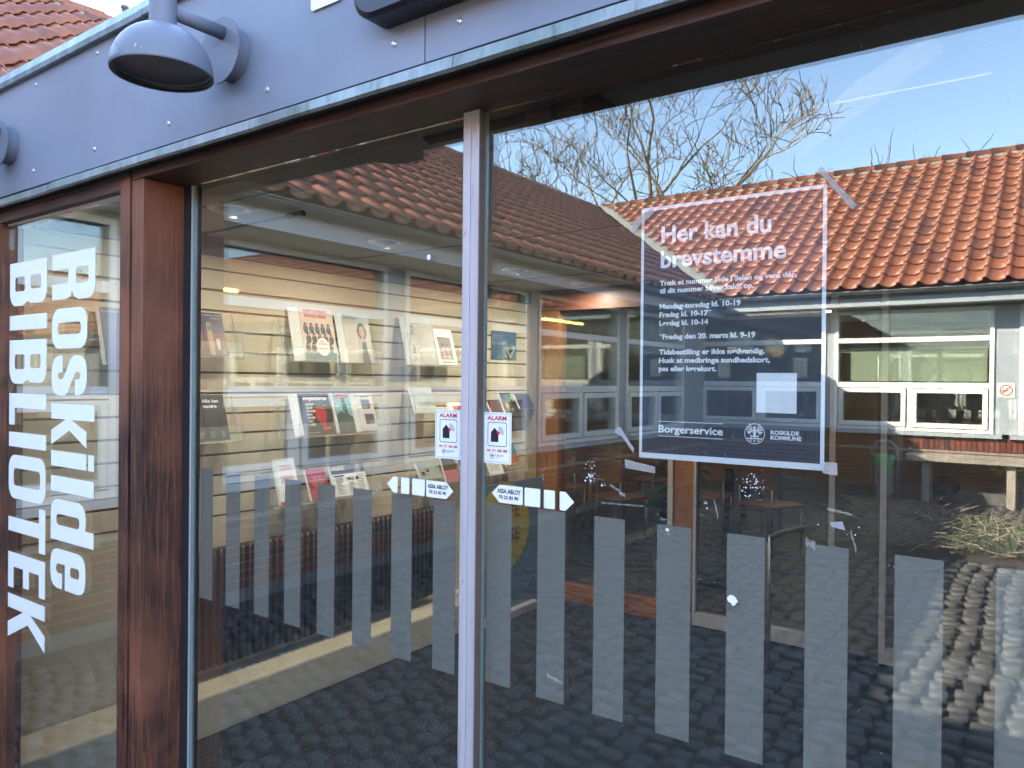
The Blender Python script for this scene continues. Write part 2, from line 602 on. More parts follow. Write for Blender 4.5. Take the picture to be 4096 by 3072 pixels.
for k in near:
    t = setts[k]
    o = bpy.data.objects.new('sett', random.choice(protos)); COL.objects.link(o)
    o.location = (t[0], t[1], -.09 + t[2]); o.rotation_euler = (random.uniform(-.05, .05), random.uniform(-.05, .05), t[6]); keep(o, paving)
mb = MB()
for k, t in enumerate(setts):
    if k not in nears: sett(mb, t[0], t[1], -.09 + t[2], *t[3:])
o = mb.build('sett', SETTS, paving, smooth=True); o['kind'] = 'stuff'

# ------------------------------------------------------------------ the two tiled wings
PITCH = math.atan2(3.02, 5.0)
def pan_profile():
    P = []
    for k in range(8):
        u = .70 * k / 7; P.append((u, -.024 * math.sin(math.pi * u / .70) * 1.15))
    for k in range(1, 7):
        t = k / 6; P.append((.70 + .36 * t, .042 * math.sin(math.pi * t)))
    return P
PAN = pan_profile(); TW, TL = .262, .385
def tile_geo(mb, place, wob=0):
    lo, hi, lip = [], [], []
    for u, n in PAN:
        lo.append(mb.p(*place(u * TW, -.035, n + .036 + wob))); hi.append(mb.p(*place(u * TW, TL, n + wob))); lip.append(mb.p(*place(u * TW, -.033, n + .016 + wob)))
    for k in range(len(PAN) - 1):
        mb.f.append([lo[k], lo[k + 1], hi[k + 1], hi[k]]); mb.f.append([lip[k], lip[k + 1], lo[k + 1], lo[k]])

tm = bpy.data.meshes.new('roof_tile'); mbt = MB(); tile_geo(mbt, lambda a, b, c: (a, b, c))
tm.from_pydata(mbt.v, [], mbt.f); tm.update()
for p in tm.polygons: p.use_smooth = len(p.vertices) == 4
TILEO, TILES = tile_mat('clay_pantile', 'object'), tile_mat('clay_pantile_far', 'island')
tm.materials.append(TILEO)
BRO, BRS = brick_mat('red_brick', 'object'), brick_mat('red_brick_far', 'island')

def wing(name, M, s0, s1, valid, near_tile, near_brick, label, wins, wood_posts, room_mats, brick_zone, parts=290):
    """M maps (along wall, outward, up) to the world"""
    root = empty(name, M @ Vector((0, 0, -.09)), label, 'building')
    flip = M.to_3x3().determinant() < 0
    cp, sp = math.cos(PITCH), math.sin(PITCH)
    ZE = 3.03
    # roof deck and tiles
    roof = MB(M).face([(s0, .42, ZE - .05), (s1, .42, ZE - .05), (s1 + 5, -4.5, ZE + 3.02 * 4.92 / 5 - .05), (s0, -4.5, ZE + 3.02 * 4.92 / 5 - .05)]) if False else MB(M)
    roof.box((s0, -4.6, ZE - .28), (s1, .40, ZE - .22))
    r = roof.build('eave_soffit', GREYP, root)
    MB(M).box((s0, .401, ZE - .28), (s1, .432, ZE - .045)).build('eave_board', GREYP, root)
    deckpts = [(s0, .44, ZE - .035), (s1, .44, ZE - .035), (valid('x1'), -4.5, ZE - .035 + 4.94 * math.tan(PITCH)), (valid('x0'), -4.5, ZE - .035 + 4.94 * math.tan(PITCH))]
    d = MB(M); d.face(deckpts)
    zr = deckpts[2][2]
    d.face([(valid('x0'), -4.5, zr), (valid('x1'), -4.5, zr), (valid('x1'), -9.5, ZE), (valid('x0'), -9.5, ZE)])
    roofo = d.build('roof', simple('roof_underlay', (.10, .04, .025), .9), root)
    T = []
    ncol = int((valid('x1') - valid('x0')) / TW) + 1
    for i in range(ncol):
        s = valid('x0') + i * TW
        for k in range(15):
            h = (k + .1) * TL * cp
            if not valid((s + TW / 2, h + .1)): continue
            T.append((s, k))
    T.sort(key=lambda t: near_tile(t[0], t[1]))
    if flip:
        # local frame for a mirrored mapping: keep a right-handed tile by running it backwards
        pass
    ex = M.to_3x3() @ Vector((1, 0, 0)); ev = M.to_3x3() @ Vector((0, -cp, sp)); en = ex.cross(ev)
    if en.z < 0: ex = -ex; en = -en
    rest = MB()
    for n, (s, k) in enumerate(T):
        jit = random.uniform(-.004, .004); h = k * TL
        o3 = M @ Vector((s + (TW if ex.dot(M.to_3x3() @ Vector((1, 0, 0))) < 0 else 0), .45 - h * cp, ZE + h * sp))
        if n < parts:
            o = bpy.data.objects.new('roof_tile', tm); COL.objects.link(o)
            o.matrix_basis = Matrix.Translation(o3 + ex * jit + en * random.uniform(0, .005)) @ Matrix((ex, ev, en)).transposed().to_4x4()
            keep(o, roofo)
        else:
            tile_geo(rest, lambda a, b, c: (o3 + ex * (a + jit) + ev * b + en * c)[:], random.uniform(0, .005))
    o = rest.build('roof_tile', TILES, None, smooth=True); o['kind'] = 'stuff'; keep(o, roofo)
    # ridge: mortar bed and half round caps
    zt = ZE + 4.95 * math.tan(PITCH)
    a, b = valid('x0'), valid('x1')
    MB(M).box((a, -4.60, zt - .16), (b, -4.40, zt + .03)).build('ridge_mortar', VALLEY, root)
    s = a; n = 0
    cap = None
    while s < b - .1 and n < 140:
        q = MB(M); prev = None
        for e, (ss, rr) in enumerate(((s, .125), (s + .435, .105))):
            ring = []
            for j in range(9):
                t = R(-10 + 200 * j / 8); ring.append(q.p(ss, -4.5 + rr * math.cos(t), zt + .0 + rr * .85 * math.sin(t)))
            if prev:
                for j in range(8): q.f.append([prev[j], prev[j + 1], ring[j + 1], ring[j]])
            else:
                ring2 = [q.p(ss, -4.5 + (rr - .018) * math.cos(R(-10 + 200 * j / 8)), zt + (rr - .018) * .85 * math.sin(R(-10 + 200 * j / 8))) for j in range(9)]
                for j in range(8): q.f.append([ring[j], ring[j + 1], ring2[j + 1], ring2[j]])
            prev = ring
        q.build('ridge_tile', TILEO, root, smooth=True)
        s += .400; n += 1
    # gutter with brackets
    q = MB(M); prev = None
    prof = [(.50 + .062 * math.cos(R(t)), 2.952 + .062 * math.sin(R(t))) for t in range(180, 361, 15)]
    prof = [(.438, 2.965)] + prof + [(.570, 2.962), (.574, 2.950), (.566, 2.945)]
    A = [q.p(s0, x, z) for x, z in prof]; B = [q.p(s1 + .57 if s1 > 5 else s1, x, z) for x, z in prof]
    for k in range(len(prof) - 1): q.f.append([A[k], A[k + 1], B[k + 1], B[k]])
    q.build('gutter', GUTTER, root, smooth=True)
    q = MB(M)
    s = s0 + .3
    while s < s1:
        pr = [(.50 + .068 * math.cos(R(t)), 2.950 + .068 * math.sin(R(t))) for t in range(185, 376, 19)]
        q2 = MB(M)
        AA = [q2.p(s, x, z) for x, z in pr]; BB = [q2.p(s + .028, x, z) for x, z in pr]
        for k in range(len(pr) - 1): q2.f.append([AA[k], AA[k + 1], BB[k + 1], BB[k]])
        q2.build('gutter_bracket', GUTTER, root, smooth=True)
        s += .62
    # wall board above windows and posts
    MB(M).box((s0, -.20, 2.72), (s1, 0, ZE - .285)).build('wall_plate', GREYP, root)
    # windows
    for (a, b) in wins:
        fr = MB(M)
        zs0, zm0, zm1, zt0, zt1, z1 = .905, 1.545, 1.625, 2.225, 2.30, 2.715
        F = .055
        fr.box((a, -.10, zs0), (a + F, .035, z1)).box((b - F, -.10, zs0), (b, .035, z1))
        fr.box((a + F, -.10, zs0), (b - F, .033, zs0 + .05)).box((a + F, -.10, z1 - .05), (b - F, .033, z1))
        fr.box((a + F, -.10, zm0), (b - F, .030, zm1)).box((a + F, -.10, zt0), (b - F, .030, zt1))
        mid = (a + b) / 2
        fr.box((mid - .03, -.10, zs0 + .05), (mid + .03, .028, zm0))
        win = fr.build('window', WHITEP, root, bevel=.004)
        for (c0, c1, d0, d1) in ((a + F, b - F, zm1, zt0), (a + F, b - F, zt1, z1 - .05)):
            box('pane', (c0, -.045, d0), (c1, -.025, d1), PANE, win, M=M)
        for (c0, c1) in ((a + F + .01, mid - .04), (mid + .04, b - F - .01)):
            sa = MB(M); d0, d1 = zs0 + .06, zm0 - .01; q = .065
            sa.box((c0, -.06, d0), (c0 + q, .05, d1)).box((c1 - q, -.06, d0), (c1, .05, d1)).box((c0 + q, -.06, d0), (c1 - q, .048, d0 + q)).box((c0 + q, -.06, d1 - q), (c1 - q, .048, d1))
            sa.build('sash', WHITEP, win, bevel=.004)
            box('pane', (c0 + q, -.03, d0 + q), (c1 - q, -.01, d1 - q), PANE, win, M=M)
        box('window_sill', (a - .1, -.12, .845), (b + .1, .06, .90), GREYP, root, M=M)
    for (a, b) in wood_posts:
        box('wall_post', (a, -.16, .905), (b, .012, 2.718), GREYP, root, M=M)
    # brickwork below the windows
    z0 = -.09
    MB(M).box((s0, -.30, z0), (s1, -.012, .84)).build('mortar_wall', MORTAR, root)
    box('plinth', (s0, -.2, z0), (s1, .02, .10), CONC, root, M=M)
    L = []
    a, b = brick_zone
    x = a
    while x < b:
        L.append((x, x + .055, .655, .838)); x += .0665
    z = .102; row = 0
    while z < .62:
        x = a - .12 * (row % 2) * 1.0
        while x < b:
            ln = .228 if (row % 2) else .228
            L.append((x, x + ln, z, z + .052)); x += .240
        z += .0655; row += 1
    L.sort(key=near_brick)
    small = bpy.data.meshes.new('brick')
    rest = MB(M)
    for n, (a0, a1, b0, b1) in enumerate(L):
        pr = random.uniform(0, .004); j = random.uniform(-.0015, .0015)
        if n < parts:
            q = MB(M).box((a0, -.04, b0 + j), (a1, pr, b1 + j)).build('brick', BRO, root)
        else: rest.box((a0, -.04, b0 + j), (a1, pr, b1 + j))
    o = rest.build('brick', BRS, root); o['kind'] = 'stuff'
    # rooms behind the windows
    q = MB(M)
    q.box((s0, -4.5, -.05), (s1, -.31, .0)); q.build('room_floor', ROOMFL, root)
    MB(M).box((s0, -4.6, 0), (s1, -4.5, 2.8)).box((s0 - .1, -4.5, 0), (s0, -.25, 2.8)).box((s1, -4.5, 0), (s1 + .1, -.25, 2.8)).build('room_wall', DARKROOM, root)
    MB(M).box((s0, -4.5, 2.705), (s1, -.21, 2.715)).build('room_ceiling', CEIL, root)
    return root

def vL(q):
    if q == 'x0': return -9.0
    if q == 'x1': return 15.95
    s, h = q
    return s <= 10.95 + h
ML = Matrix(((0, 1, 0, -5.0), (-1, 0, 0, 0), (0, 0, 1, -.09), (0, 0, 0, 1)))
pit = 2.24
winsL = [(-2.70 + pit * k, -.69 + pit * k) for k in range(6)]
winsL = [(-.49, 1.52), (1.76, 3.78), (4.01, 6.02), (6.25, 8.29), (8.52, 10.54)]
postsL = [(1.522, 1.758), (3.782, 4.008), (6.022, 6.248), (8.292, 8.518), (10.542, 11.5), (-.80, -.492)]
left = wing('tiled_left_wing', ML, -9.0, 11.5, vL, lambda s, k: abs(s - 3.2) + .35 * k + (50 if s < .6 else 0), lambda b: abs(b[0] - 5.5), 'low brick wing with orange tiled roof joining the library entrance on the left', winsL, postsL, None, (-.3, 11.4))
def vR(q):
    if q == 'x0': return -9.5
    if q == 'x1': return 25.0
    s, h = q
    return -4.5 - h <= s <= 20.0 + h
MR = Matrix(((1, 0, 0, 0), (0, 1, 0, -11.45), (0, 0, 1, 0), (0, 0, 0, 1)))
winsR = [(-5.08, -2.98), (-2.84, -.73), (-.44, 1.67), (1.9, 4.01), (4.24, 6.35), (6.58, 8.69), (8.92, 11.03)]
postsR = [(-2.978, -2.842), (-.728, -.442), (1.672, 1.898), (4.012, 4.238), (6.352, 6.578), (8.692, 8.918), (11.032, 20.5)]
right = wing('tiled_courtyard_wing', MR, -5.0, 20.5, vR, lambda s, k: abs(s + 1.6) * .9 + .25 * k, lambda b: abs(b[0] + 1.2), 'low brick wing with orange pantile roof across the courtyard, mirrored in the doors', winsR, postsR, None, (-4.9, 14))
M3 = Matrix(((0, -1, 0, 20.5), (-1, 0, 0, 0), (0, 0, 1, 0), (0, 0, 0, 1)))
def v3(q):
    if q == 'x0': return 1.0
    if q == 'x1': return 15.95
    s, h = q
    return s <= 10.95 + h
third = wing('tiled_right_wing', M3, 1.0, 11.4, v3, lambda s, k: 0, lambda b: 0, 'far brick wing with tiled roof closing the courtyard, glimpsed twice mirrored in the side window', [(2.0, 4.0), (4.3, 6.3), (6.6, 8.6)], [(1.0, 1.99), (4.01, 4.29), (6.31, 6.59), (8.61, 11.4)], None, (1.0, 11.3), 0)
# valley mortar between the two roofs
q = MB(); prev = None
for k in range(24):
    h = 5.0 * k / 23; x, y, z = -4.5 - h, -10.95 - h, 3.03 + h * math.tan(PITCH)
    wv = .12 + random.uniform(-.02, .02)
    a = q.p(x - wv, y + wv, z + .035 + random.uniform(0, .012)); b = q.p(x + random.uniform(-.02, .02), y, z + .045 + random.uniform(0, .015)); c = q.p(x + wv, y - wv, z + .035 + random.uniform(0, .012))
    if prev: q.f.append([prev[0], prev[1], b, a]); q.f.append([prev[1], prev[2], c, b])
    prev = (a, b, c)
q.build('valley_mortar', VALLEY, right)

# vent pipe behind the ridge, seen above the parapet
o = empty('vent_pipe', (-10.2, 4.05, 5.4), 'thin grey vent pipe standing behind the tiled ridge above the parapet', 'vent pipe')
MB().tube([(-10.2, 4.05, 5.4), (-10.2, 4.05, 6.52)], .045, 12).build('pipe', GUTTER, o, smooth=True)
MB().tube([(-10.2, 4.05, 6.52), (-10.2, 4.05, 6.56)], .058, 12).build('cap', GUTTER, o, smooth=True)

# ceiling tubes inside the left wing
TUBE = emit('warm_tube', (1, .66, .16), 2.6)
for (y0, y1, x, lab) in ((-1.45, -.3, -6.9, 'lit yellow tube lamp in the left wing room nearest the entrance'), (-3.9, -2.7, -7.4, 'short lit tube lamp in the left wing room, second from the entrance'), (-9.9, -8.6, -6.5, 'lit yellow tube lamp in the far room of the left wing')):
    o = empty('tube_lamp', (x, (y0 + y1) / 2, 2.70), lab, 'ceiling lamp', 'tube lamps in the left wing')
    box('housing', (x - .06, y0, 2.575), (x + .06, y1, 2.613), WHITEG, o)
    MB().tube([(x, y0 + .03, 2.555), (x, y1 - .03, 2.555)], .018, 10).build('tube', TUBE, o, smooth=True)

# blind and papers in the opposite window
bl = empty('venetian_blind', (-1.78, -11.55, 2.2), 'cream venetian blind half lowered in the sunlit window across the courtyard', 'blind')
box('head_rail', (-2.66, -11.60, 2.125), (-.81, -11.54, 2.15), BLINDM, bl)
sm = None
for k in range(20):
    z = 2.105 - k * .0235
    q = MB().face([(-2.64, -11.577, z + .009), (-.82, -11.577, z + .009), (-.82, -11.562, z - .009), (-2.64, -11.562, z - .009)]).face([(-2.64, -11.578, z + .0075), (-.82, -11.578, z + .0075), (-.82, -11.563, z - .0105), (-2.64, -11.563, z - .0105)])
    q.build('slat', BLINDM, bl)

# no smoking sign
sg = empty('no_smoking_sign', (-.59, -11.43, 1.52), 'square no smoking sign on the grey post beside the sunlit window', 'sign')
PS = Plane((-.688, -11.436, 1.425), (1, 0, 0), (0, 0, 1))
PS.n = Vector((0, 1, 0))
sheet('plate', PS, [[(0, 0), (.2, 0), (.2, .2), (0, .2)]], .006, simple('cream_sign', (.78, .76, .66), .5), sg)
Print(PS, .0075).poly(circ(.1, .1, .078), circ(.1, .1, .064)).poly([(.052, .060), (.062, .050), (.150, .140), (.140, .150)]).build('red_ring', RED, sg)
p = Print(PS, .0068).rect(.045, .085, .12, .098).rect(.126, .085, .134, .098).rect(.138, .085, .146, .098)
p.poly(arc(.075, .118, .012, .018, 20, 250)).poly(arc(.092, .128, .010, .015, -60, 190)); p.build('cigarette', INK, sg)

# bench, bin, bed of twigs
bn = empty('wall_bench', (-.9, -11.05, -.09), 'weathered grey plank bench against the brick wall under the window', 'bench')
box('seat_plank', (-1.75, -11.20, .515), (-.35, -10.92, .60), BENCHW, bn, .008)
box('seat_plank', (-1.75, -11.43, .515), (-.35, -11.215, .60), BENCHW, bn, .008)
for x in (-1.55, -.55): box('leg', (x, -11.38, -.08), (x + .1, -11.0, .513), BENCHW, bn, .008)
tb = empty('litter_bin', (-1.98, -10.66, -.07), 'grey perforated litter bin with green bag hung in a steel hoop', 'litter bin')
hoop = [(-2.15, -10.66, -.07), (-2.15, -10.66, .62)] + [(-1.98 - .17 * math.cos(R(t)), -10.66, .62 + .17 * math.sin(R(t))) for t in range(10, 180, 14)] + [(-1.81, -10.66, .62), (-1.81, -10.66, -.07)]
MB().tube(hoop, .022, 10).build('hoop', simple('grey_green_paint', (.10, .15, .16), .4), tb, smooth=True)
q = MB()
nx, nz = 28, 16
for i in range(nx):
    for j in range(nz):
        def P3(a, b):
            t = 6.28318 * a / nx; return (-1.98 + .125 * math.cos(t), -10.64 + .125 * math.sin(t), .06 + .50 * b / nz)
        c4 = [(i, j), (i + 1, j), (i + 1, j + 1), (i, j + 1)]; g = .24
        inn = [(i + g, j + g), (i + 1 - g, j + g), (i + 1 - g, j + 1 - g), (i + g, j + 1 - g)]
        if 1 <= j < nz - 1:
            for k in range(4): q.face([P3(*c4[k]), P3(*c4[(k + 1) % 4]), P3(*inn[(k + 1) % 4]), P3(*inn[k])])
        else: q.face([P3(*c) for c in c4])
q.build('basket', simple('galvanised_basket', (.16, .19, .20), .45), tb)
q = MB(); prev = None
for k in range(6):
    rg = []
    for j in range(20):
        t = 6.28318 * j / 20; rr = (.118, .126, .142, .150, .146, .140)[k] + .008 * math.sin(5 * t + k); z = (.45, .58, .60, .57, .50, .40)[k] + (0 if k < 3 else .035 * math.sin(3 * t + 1) * (k - 2) * .6)
        rg.append(q.p(-1.98 + rr * math.cos(t), -10.64 + rr * math.sin(t), z))
    if prev: q.bridge(prev, rg)
    prev = rg
q.build('bin_bag', simple('green_bag', (.05, .24, .10), .4), tb, smooth=True)

def twigs(name, x0, x1, y0, y1, n, lab):
    q = MB()
    for k in range(n):
        x, y = random.uniform(x0, x1), random.uniform(y0, y1); L = random.uniform(.12, .45); a = random.uniform(0, 6.28); e = random.uniform(-.02, .5) ** 1.0
        p0 = Vector((x, y, -.05 + random.uniform(0, .12))); d = Vector((math.cos(a) * math.cos(e), math.sin(a) * math.cos(e), math.sin(e))) * L
        md = p0 + d * .5 + Vector((random.uniform(-.03, .03),) * 3)
        q.tube([p0, md, p0 + d], [.006, .005, .002], 3, False)
    return tag(q.build(name, TWIG), kind='stuff')
for (x0, x1, y0, y1) in ((-2.3, -.95, -9.85, -6.9), (-1.0, 1.6, -9.3, -7.25)):
    q = MB(); n = 14; rows = []
    for i in range(n + 1):
        rows.append([q.p(x0 + (x1 - x0) * i / n, y0 + (y1 - y0) * j / n, -.085 + .10 * max(0, math.sin(math.pi * i / n)) ** .5 * max(0, math.sin(math.pi * j / n)) ** .5 * random.uniform(.7, 1.1)) for j in range(n + 1)])
    for i in range(n):
        for j in range(n): q.f.append([rows[i][j], rows[i + 1][j], rows[i + 1][j + 1], rows[i][j + 1]])
    tag(q.build('planting_bed', SOIL, smooth=True), kind='structure')
twigs('dry_stalks', -2.2, -1.0, -9.7, -7.0, 520, '')
twigs('dry_stalks', -.95, 1.5, -9.2, -7.3, 520, '')
q = MB()
for k in range(900):
    x, y = random.uniform(-.9, 1.5), random.uniform(-9.2, -7.3); a = random.uniform(0, 6.28); L = random.uniform(.08, .22)
    q.face([(x, y, -.02), (x + .012, y, -.02), (x + .05 * math.cos(a), y + .05 * math.sin(a), L)])
tag(q.build('grass', simple('tufted_grass', (.05, .075, .03), .8, var=.4)), kind='stuff')

# bare trees behind the far roof
def tree(name, x, y, h, spread, seed, lab, depth=6, r0=.22, base=-.09):
    rnd = random.Random(seed)
    root = empty(name, (x, y, base), lab, 'tree', 'bare trees behind the courtyard roof')
    tr, cr = MB(), MB()
    def grow(p, d, L, r, lev):
        r = max(r, .0155)
        q = tr if lev < 2 else cr
        pts, rad = [p], [r]; dd = d.copy()
        n = 4
        for k in range(n):
            dd = (dd + Vector((rnd.uniform(-1, 1), rnd.uniform(-1, 1), rnd.uniform(-.5, .8))) * (.16 + .045 * lev)).normalized()
            pts.append(pts[-1] + dd * L / n); rad.append(r * (1 - .42 * (k + 1) / n))
        q.tube(pts, rad, 7 if lev < 2 else (4 if lev < 4 else 3), False)
        if lev >= depth: return
        nb = 4 if lev < 2 else rnd.choice((2, 2, 3))
        for k in range(nb):
            t = rnd.choice((2, 3, 4)) if lev else rnd.choice((3, 4, 4))
            if k == 0: t = 4
            a = Vector((rnd.uniform(-1, 1), rnd.uniform(-1, 1), rnd.uniform(-.25, .7)))
            nd = (dd * (.75 if k == 0 else .45) + a * spread).normalized()
            grow(pts[t], nd, L * rnd.uniform(.62, .84), rad[t] * (.78 if k == 0 else .6), lev + 1)
    grow(Vector((x, y, base)), Vector((0, 0, 1)), h * .42, r0, 0)
    tr.build('trunk', BARK, root, smooth=True); c = cr.build('crown', BARK, root)
    return root
tree('bare_tree', -11.6, -22, 10.0, .62, 5, 'tall bare tree with rounded crown, tallest behind the courtyard roof', 7, .45)
tree('bare_tree', -16.5, -23, 8.2, .6, 11, 'bare tree left of the tallest one behind the roof valley', 6, .26)
tree('bare_tree', -6.9, -23.5, 7.6, .6, 31, 'small bare tree peeking over the courtyard ridge', 5, .10)
tree('bare_tree', -5.0, -24.5, 7.3, .6, 37, 'lowest bare treetop at the right over the courtyard ridge', 5, .09)

# condensation trails high over the courtyard
VAP = film('vapour', (.9, .92, .95), .16, var=.1)
MB().tube([(-106, -339, 120), (-22, -339, 120)], .35, 8).build('vapour_trail', VAP)
tag(bpy.data.objects['vapour_trail'], 'thin straight white vapour trail across the mirrored blue sky', 'vapour trail')
VAP2 = film('old_vapour', (.9, .92, .95), .035, var=.03)
q = MB().tube([(-110, -395, 120), (-66, -335, 120), (-37, -301, 120)], [5, 6, 4], 12).build('vapour_trail', VAP2, smooth=True)
tag(q, 'wide faded vapour trail slanting behind the thin one', 'vapour trail')

# ------------------------------------------------------------------ entrance building (outside shell)
eb = empty('entrance_building', (-1.2, .2, -.09), 'flat roofed library entrance with blue grey fascia boards and dark oak frame', 'building')
XR = 3.2
# fascia boards with open joints, front at y=-.150
joints = [-4.35, -2.9585, -.9355, 1.07, XR]
for a, b in zip(joints[:-1], joints[1:]):
    box('fascia_panel', (a + .0015, -.150, 2.172), (b - .0015, -.138, 2.521), FASCIA, eb, .0008)
box('fascia_backing', (-4.36, -.136, 2.150), (XR, -.02, 2.532), DARKBAND, eb)
# drip flashing under the fascia: two overlapping lengths with a slightly bowed edge
def flashing(x0, x1, dz, dy):
    q = MB(); n = max(2, int((x1 - x0) / .06)); prev = None
    for k in range(n + 1):
        x = x0 + (x1 - x0) * k / n; wv = .0012 * math.sin(x * 9) + .0009 * math.sin(x * 23)
        r = [q.p(x, -.1375, 2.1655 + dz), q.p(x, -.158 + dy + wv, 2.1645 + dz + wv * .5), q.p(x, -.161 + dy + wv, 2.144 + dz + wv), q.p(x, -.155 + dy + wv, 2.1395 + dz + wv), q.p(x, -.153 + dy + wv, 2.146 + dz + wv)]
        if prev:
            for j in range(4): q.f.append([prev[j], r[j], r[j + 1], prev[j + 1]])
        prev = r
    q.build('flashing', ZINC, eb, smooth=False)
flashing(-4.3, -2.385, -.0016, .002); flashing(-2.40, -.86, 0, 0); flashing(-.87, XR, .0005, .0015)
# parapet cap
for a, b, dz in ((-4.36, -1.885, 0), (-1.90, XR, .002)):
    q = MB(); prof = [(-.1515, 2.508), (-.166, 2.5075), (-.168, 2.522), (-.160, 2.549), (.10, 2.556), (.10, 2.535), (-.150, 2.530)]
    A = [q.p(a, y, z + dz) for y, z in prof]; B = [q.p(b, y, z + dz) for y, z in prof]
    for k in range(len(prof)): q.f.append([A[k], B[k], B[(k + 1) % len(prof)], A[(k + 1) % len(prof)]])
    q.f.append(A); q.f.append(B[::-1]); q.build('parapet_cap', CAPM, eb)
MB().box((-4.35, .101, 2.42), (XR, 3.8, 2.50)).build('flat_roof', simple('roofing_felt', (.06, .06, .065), .9), eb)
# screws
for (x, z) in ((-2.514, 2.478), (-2.139, 2.482), (-2.529, 2.221), (-2.152, 2.222), (-1.780, 2.222), (-1.393, 2.222), (-1.012, 2.225), (-.855, 2.225), (-.48, 2.225), (-1.76, 2.484), (-1.385, 2.486), (-1.01, 2.487), (-2.9, 2.221), (-2.9, 2.478), (-.855, 2.487)):
    q = MB().lathe((x, -.150, z), [(.0001, .0042), (.0022, .0042), (.0022, .0020), (.0030, .0032), (.0056, .0022), (.0066, 0)], 14, (0, -1, 0))
    q.build('screw', STEEL, eb, smooth=False)
# beam over the doors: front at y=-.12, underside z=2.123
box('beam', (-2.009, -.120, 2.123), (XR, -.0255 + .07, 2.150), WOOD_X, eb, .0015)
box('beam', (-4.3, -.120, 2.135), (-2.023, -.02, 2.150), WOOD_X, eb, .0015)
box('pillar', (-2.009, -.1195, -.09), (-1.953, .045, 2.1215), WOOD_Z, eb, .0015)
box('pillar', (.42, -.1195, -.09), (.50, .045, 2.1215), WOOD_Z, eb, .0015)
box('gap_lining', (-2.0225, -.095, -.09), (-2.010, .04, 2.134), BRUSH, eb)
box('brush_strip', (-1.952, -.006, 0), (-1.924, .03, 2.121), BRUSH, eb)
box('corner_post', (-3.32, -.10, -.09), (-2.885, -.06, 2.134), WOOD_Z, eb)
box('corner_lining', (-3.33, -.058, 0), (-3.285, .115, 2.26), WOOD_Z, eb)
box('end_wall', (-4.36, -.08, -.09), (-3.325, .2, 2.134), GREYP, eb)
box('side_wall', (.502, -.08, -.09), (XR, .05, 2.121), WOOD_Z, eb)

# side window with lettering
sw = empty('side_window', (-2.45, -.09, 0), 'fixed oak framed window left of the doors with tall white library lettering', 'window')
box('frame_stile', (-2.071, -.120, -.02), (-2.0235, -.045, 2.134), WOOD_Z, sw, .002)
box('frame_stile', (-2.884, -.120, -.02), (-2.855, -.045, 2.134), WOOD_Z, sw, .002)
box('frame_head', (-2.854, -.1195, 2.104), (-2.072, -.045, 2.134), WOOD_X, sw, .002)
box('frame_sill', (-2.854, -.1195, -.02), (-2.072, -.045, .05), WOOD_X, sw, .002)
box('glazing_bead', (-2.848, -.098, 2.096), (-2.073, -.050, 2.1035), ALU, sw)
box('pane', (-2.854, -.092, .051), (-2.072, -.084, 2.0955), GLASS, sw)
PL = Plane((0, -.0935, 0), (0, 0, -1), (1, 0, 0))
def LT(z0, xb):
    return lambda L: [(a - z0, b + xb) for a, b in L]
def bowl(a0, a1, b0, b1, r): return rrect(a0, b0, a1, b1, r, 6)
CAP, XH = .271, .224
